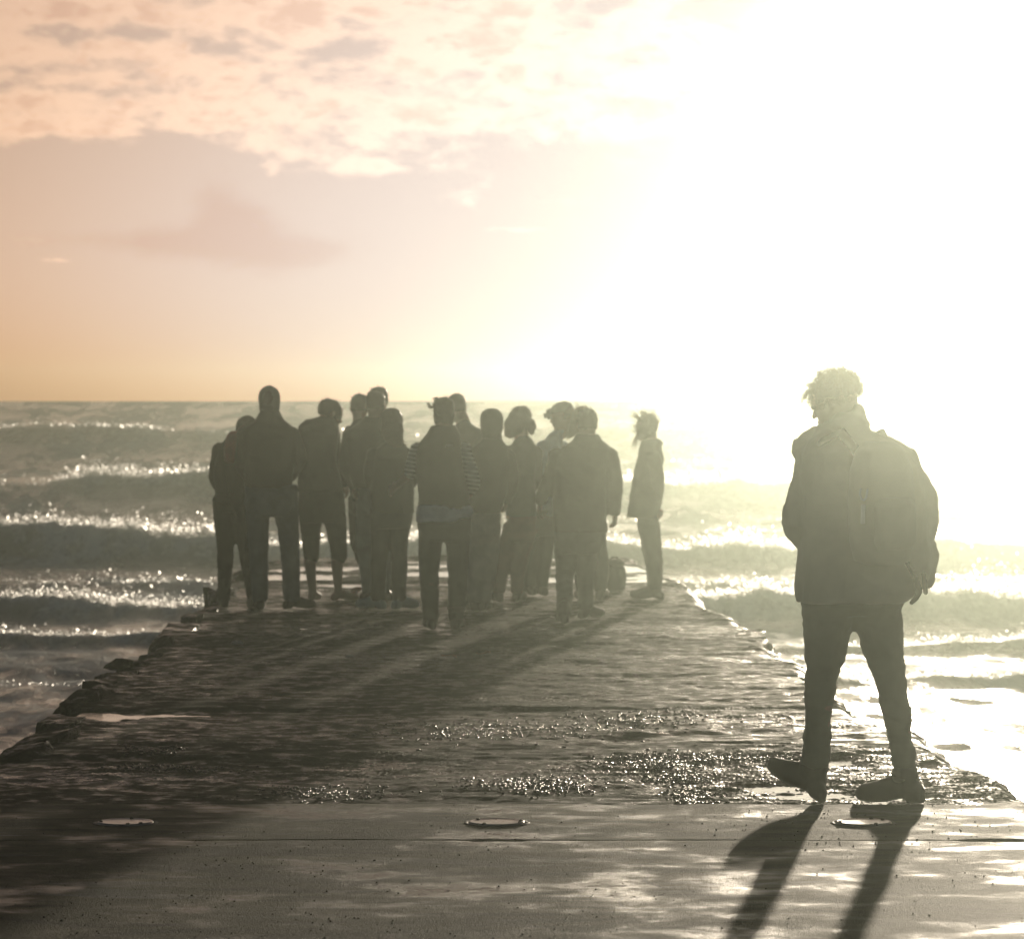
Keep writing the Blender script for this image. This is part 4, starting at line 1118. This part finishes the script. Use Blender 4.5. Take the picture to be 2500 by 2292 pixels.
def build_logo():
    # small pale mark printed on the back of the vest
    v = PEOPLE[7]
    p = z2(410, 526, 26.4 - .135)
    V, F = loft([(p - EZ * .011, EX, EY, .020, .004), (p, EX, EY, .028, .005), (p + EZ * .011 + EX * .006, EX, EY, .018, .004)], 14, 2.4)
    simple("logo", [(V, F)], v[3], M['label'], 0.003, 1, parent=v[0])

build_logo()

def build_covers():
    steel = plain("wet_steel", (0.34, 0.34, 0.31), 0.30, 0.85)
    iron = plain("rusted_iron", (0.030, 0.026, 0.020), 0.6)
    for px, lab in ((247, "round bolted steel cover by the dark left end of the front slab"), (978, "round bolted steel cover in the middle of the front slab"), (1700, "bright round bolted steel cover below the striding man's feet")):
        p = at(px, 1628, EYE * FPX / 838.0); p[2] = 0.010
        def disc(r0, prof, seg=40):
            th = np.linspace(0, 2 * math.pi, seg, endpoint=False)
            V = np.concatenate([np.stack([r * np.cos(th), r * np.sin(th), np.full(seg, z)], -1) for r, z in prof])
            return V, grid_quads(len(prof), seg, closed=True)
        V, Q = disc(0, [(.112, .0), (.112, .012), (.108, .0155), (.104, .016), (.096, .0135), (.06, .0128), (.02, .0126), (.0005, .0126)])
        o = obj("drain_cover", mesh_np("drain_cover", V, quads=Q), steel, None, p, label=lab, cat="cover", group="steel covers set in the front slab")
        V, Q = disc(0, [(.134, -.004), (.134, .006), (.130, .010), (.120, .011), (.114, .008), (.113, -.004)])
        ring = mesh_np("gasket_ring", V, quads=Q)
        v, n = mesh_get(ring); h = fbm(v * 40, 3, px) * .004
        ring.vertices.foreach_set("co", (v + np.stack([h * 0, h * 0, h], -1)).astype(np.float32).ravel()); ring.update()
        obj("gasket_ring", ring, iron, o)
        th = np.linspace(0, 2 * math.pi, 6, endpoint=False)
        r6 = lambda r, z: np.stack([r * np.cos(th), r * np.sin(th), np.full(6, z)], -1)
        bm_ = mesh_np("bolt", np.concatenate([r6(.009, .008), r6(.009, .017), r6(.006, .0195), r6(.0005, .020)]), quads=grid_quads(4, 6, closed=True), smooth=False)
        o.rotation_euler = (0, 0, px * 0.01)
        for a in (40, 140, 172, 300):
            obj("bolt", bm_, iron, o, (.099 * math.cos(math.radians(a)), .099 * math.sin(math.radians(a)), 0))

build_covers()

def block_mesh(w, dp, h, seed):
    """angular lump of broken concrete"""
    rs = np.random.default_rng(seed)
    bm = bmesh.new()
    for k in range(16):
        v = rs.uniform(-1, 1, 3); v = np.sign(v) * np.abs(v) ** 0.35
        bm.verts.new(v * rs.uniform(.72, 1.0, 3) * np.array([w, dp, h]) / 2)
    bmesh.ops.convex_hull(bm, input=bm.verts[:])
    for v in [v for v in bm.verts if not v.link_faces]:
        bm.verts.remove(v)
    bmesh.ops.subdivide_edges(bm, edges=bm.edges[:], cuts=3, use_grid_fill=True)
    bmesh.ops.triangulate(bm, faces=bm.faces[:])
    V = np.array([v.co[:] for v in bm.verts])
    n = fbm(V * 16 + seed, 3, seed) * 0.016 + fbm(V * 45 + seed, 2, seed + 3) * 0.006
    bm.normal_update()
    for v, k in zip(bm.verts, n):
        v.co = v.co + v.normal * float(k)
    me = bpy.data.meshes.new("broken_block"); bm.to_mesh(me); bm.free()
    return me

BLOCKS = [(12, 1494, .26, .10), (44, 1468, .24, .13), (74, 1446, .20, .09), (100, 1424, .28, .11), (140, 1384, .20, .15), (162, 1372, .24, .09), (186, 1348, .22, .12), (214, 1330, .26, .08), (250, 1306, .26, .09), (284, 1290, .24, .07),
          (305, 1266, .18, .16), (342, 1242, .30, .09), (367, 1222, .18, .15), (394, 1202, .24, .07), (414, 1186, .20, .28), (434, 1172, .16, .20), (468, 1140, .22, .24), (496, 1118, .25, .10),
          (1508, 1250, .26, .07), (1524, 1272, .22, .08), (1650, 1368, .14, .15),]
for i, (px, py, w, h) in enumerate(BLOCKS):
    p = at(px, py, EYE * FPX / (py - 790.0)); p[2] = h * 0.06 - 0.02
    p[0] += (0.05 if px < 1000 else -0.11)
    o = obj("broken_block", block_mesh(w, w * RNG.uniform(2.0, 4.2), h, 400 + i), STONE, pier, p)
    o.rotation_euler = (RNG.uniform(-.12, .12), RNG.uniform(-.12, .12), RNG.uniform(-.3, .3))

def scrap(name, px, py, size, mat, label, cat, seed, tall=0.5):
    p = at(px, py, EYE * FPX / (py - 790.0)); p[2] = 0.012
    rs = np.random.default_rng(seed)
    g = np.linspace(-1, 1, 9)
    X, Y = np.meshgrid(g, g)
    V = np.stack([X, Y], -1) * size / 2
    Z = (fbm(V * 18 + seed, 3, seed) * .5 + .35) * size * tall
    V = np.concatenate([V + 0.25 * size * np.stack([fbm(V * 15, 2, seed + 3), fbm(V * 15, 2, seed + 5)], -1), Z[..., None]], -1)
    me = mesh_np(name, V, quads=grid_quads(9, 9))
    o = obj(name, me, mat, None, p, label=label, cat=cat)
    s = o.modifiers.new("thick", 'SOLIDIFY'); s.thickness = 0.002
    return o

paper = plain("pale_paper", (0.62, 0.60, 0.56), 0.8)
redp = plain("red_plastic", (0.45, 0.045, 0.035), 0.4)
kelp = plain("orange_kelp", (0.36, 0.15, 0.045), 0.5)
scrap("paper_scrap", 468, 1279, .075, paper, "crumpled white paper scrap on the dark left part of the deck", "litter", 501, 1.0)
scrap("paper_scrap", 688, 1297, .055, paper, "flat pale scrap in front of the woman with teal sneakers", "litter", 503, .4)
scrap("paper_scrap", 596, 1298, .04, paper, "smallest white scrap in front of the barefoot man", "litter", 505, .5)
scrap("plastic_bag", 712, 1172, .16, redp, "crumpled red plastic bag on the deck beside the barefoot man", "bag", 507, .7)
scrap("kelp_frond", 884, 1301, .10, kelp, "orange kelp frond in front of the woman with the bun", "seaweed", 509, .5)
scrap("kelp_frond", 952, 1292, .085, kelp, "orange kelp frond to the right, nearer the beige trousers", "seaweed", 511, .5)

def build_seaweed():
    """wet crusts of weed and mussels too small to count"""
    P, R_ = [], []
    for cx, cy, rx, ry, n in ((1300, 1500, 95, 12, 900), (1420, 1492, 160, 5, 500), (1360, 1560, 45, 14, 300), (1340, 1530, 60, 10, 260), (1050, 1545, 130, 14, 500), (960, 1440, 240, 18, 500), (300, 1478, 60, 8, 250), (340, 1512, 110, 7, 250), (620, 1560, 160, 12, 260), (1250, 1420, 160, 16, 300), (1370, 1590 - 12, 40, 5, 120)):
        x = cx + rx * RNG.normal(0, .5, n); y = np.minimum(cy + ry * RNG.normal(0, .6, n), 1587)
        d = EYE * FPX / (y - 790.0); X = (x - 1008) * d / FPX
        P.append(np.stack([X, d, deck_height(X, d) + 0.002], -1)); R_.append(RNG.uniform(.003, .008, n))
    P = np.concatenate(P); r = np.concatenate(R_)
    bm = bmesh.new(); bmesh.ops.create_icosphere(bm, subdivisions=1, radius=1.0)
    O = np.array([v.co[:] for v in bm.verts]); F = np.array([[v.index for v in f.verts] for f in bm.faces]); bm.free()
    V = P[:, None] + O[None] * r[:, None, None] * RNG.uniform(.5, 1.7, (len(P), 1, 3)) * np.array([1.2, 1.6, .6]) * RNG.uniform(.7, 1.3, (len(P), len(O), 1))
    T = (F[None] + len(O) * np.arange(len(P))[:, None, None]).reshape(-1, 3)
    obj("seaweed", mesh_np("seaweed", V, tris=T), plain("wet_weed", (0.018, 0.020, 0.010), 0.25), kind="stuff")

build_seaweed()

def build_grit():
    n = 2600
    x = RNG.uniform(-2.5, 2.5, n); y = RNG.uniform(10.6, 14.85, n)
    keep = RNG.uniform(0, 1, n) < np.clip(0.5 + 1.6 * fbm(xy(x * 1.2, y * 1.2), 3, 601), 0.05, 1)
    x, y = x[keep], y[keep]; r = RNG.uniform(.0012, .0045, len(x)) ** 1.0
    O = np.array([[1, 0, 0], [-1, 0, 0], [0, 1, 0], [0, -1, 0], [0, 0, 1], [0, 0, -1]], float)
    F = np.array([[0, 2, 4], [2, 1, 4], [1, 3, 4], [3, 0, 4], [2, 0, 5], [1, 2, 5], [3, 1, 5], [0, 3, 5]])
    P = np.stack([x, y, np.full_like(x, 0.0185)], -1)
    V = P[:, None] + O[None] * r[:, None, None] * RNG.uniform(.5, 1.4, (len(P), 6, 1))
    T = (F[None] + 6 * np.arange(len(P))[:, None, None]).reshape(-1, 3)
    obj("gravel", mesh_np("gravel", V, tris=T, smooth=False), plain("grit", (0.06, 0.055, 0.04), 0.5), kind="stuff")

build_grit()
# ------------------------------------------------------------------ haze volume added to stand in for the veil of lens flare
def build_haze():
    x, y0, y1, z0, z1 = 116.0, -116.0, 116.0, -3.2, 2.75
    V = [(sx * x, yy, zz) for zz in (z0, z1) for yy in (y0, y1) for sx in (-1, 1)]
    F = [(0, 1, 3, 2)[::-1], (4, 5, 7, 6), (0, 1, 5, 4), (2, 3, 7, 6)[::-1], (0, 2, 6, 4)[::-1], (1, 3, 7, 5)]
    me = mesh_np("haze", V, quads=F, smooth=False)
    m = bpy.data.materials.new("flare_haze"); m.use_nodes = True; t = m.node_tree; t.nodes.clear()
    v = N(t, "ShaderNodeVolumePrincipled")
    v.inputs['Color'].default_value = (0.89, 1.0, 0.86, 1)
    v.inputs['Density'].default_value = HAZE_DENSITY
    v.inputs['Anisotropy'].default_value = HAZE_G
    o = N(t, "ShaderNodeOutputMaterial"); t.links.new(v.outputs[0], o.inputs['Volume'])
    obj("haze", me, m, kind="stuff")

build_haze()
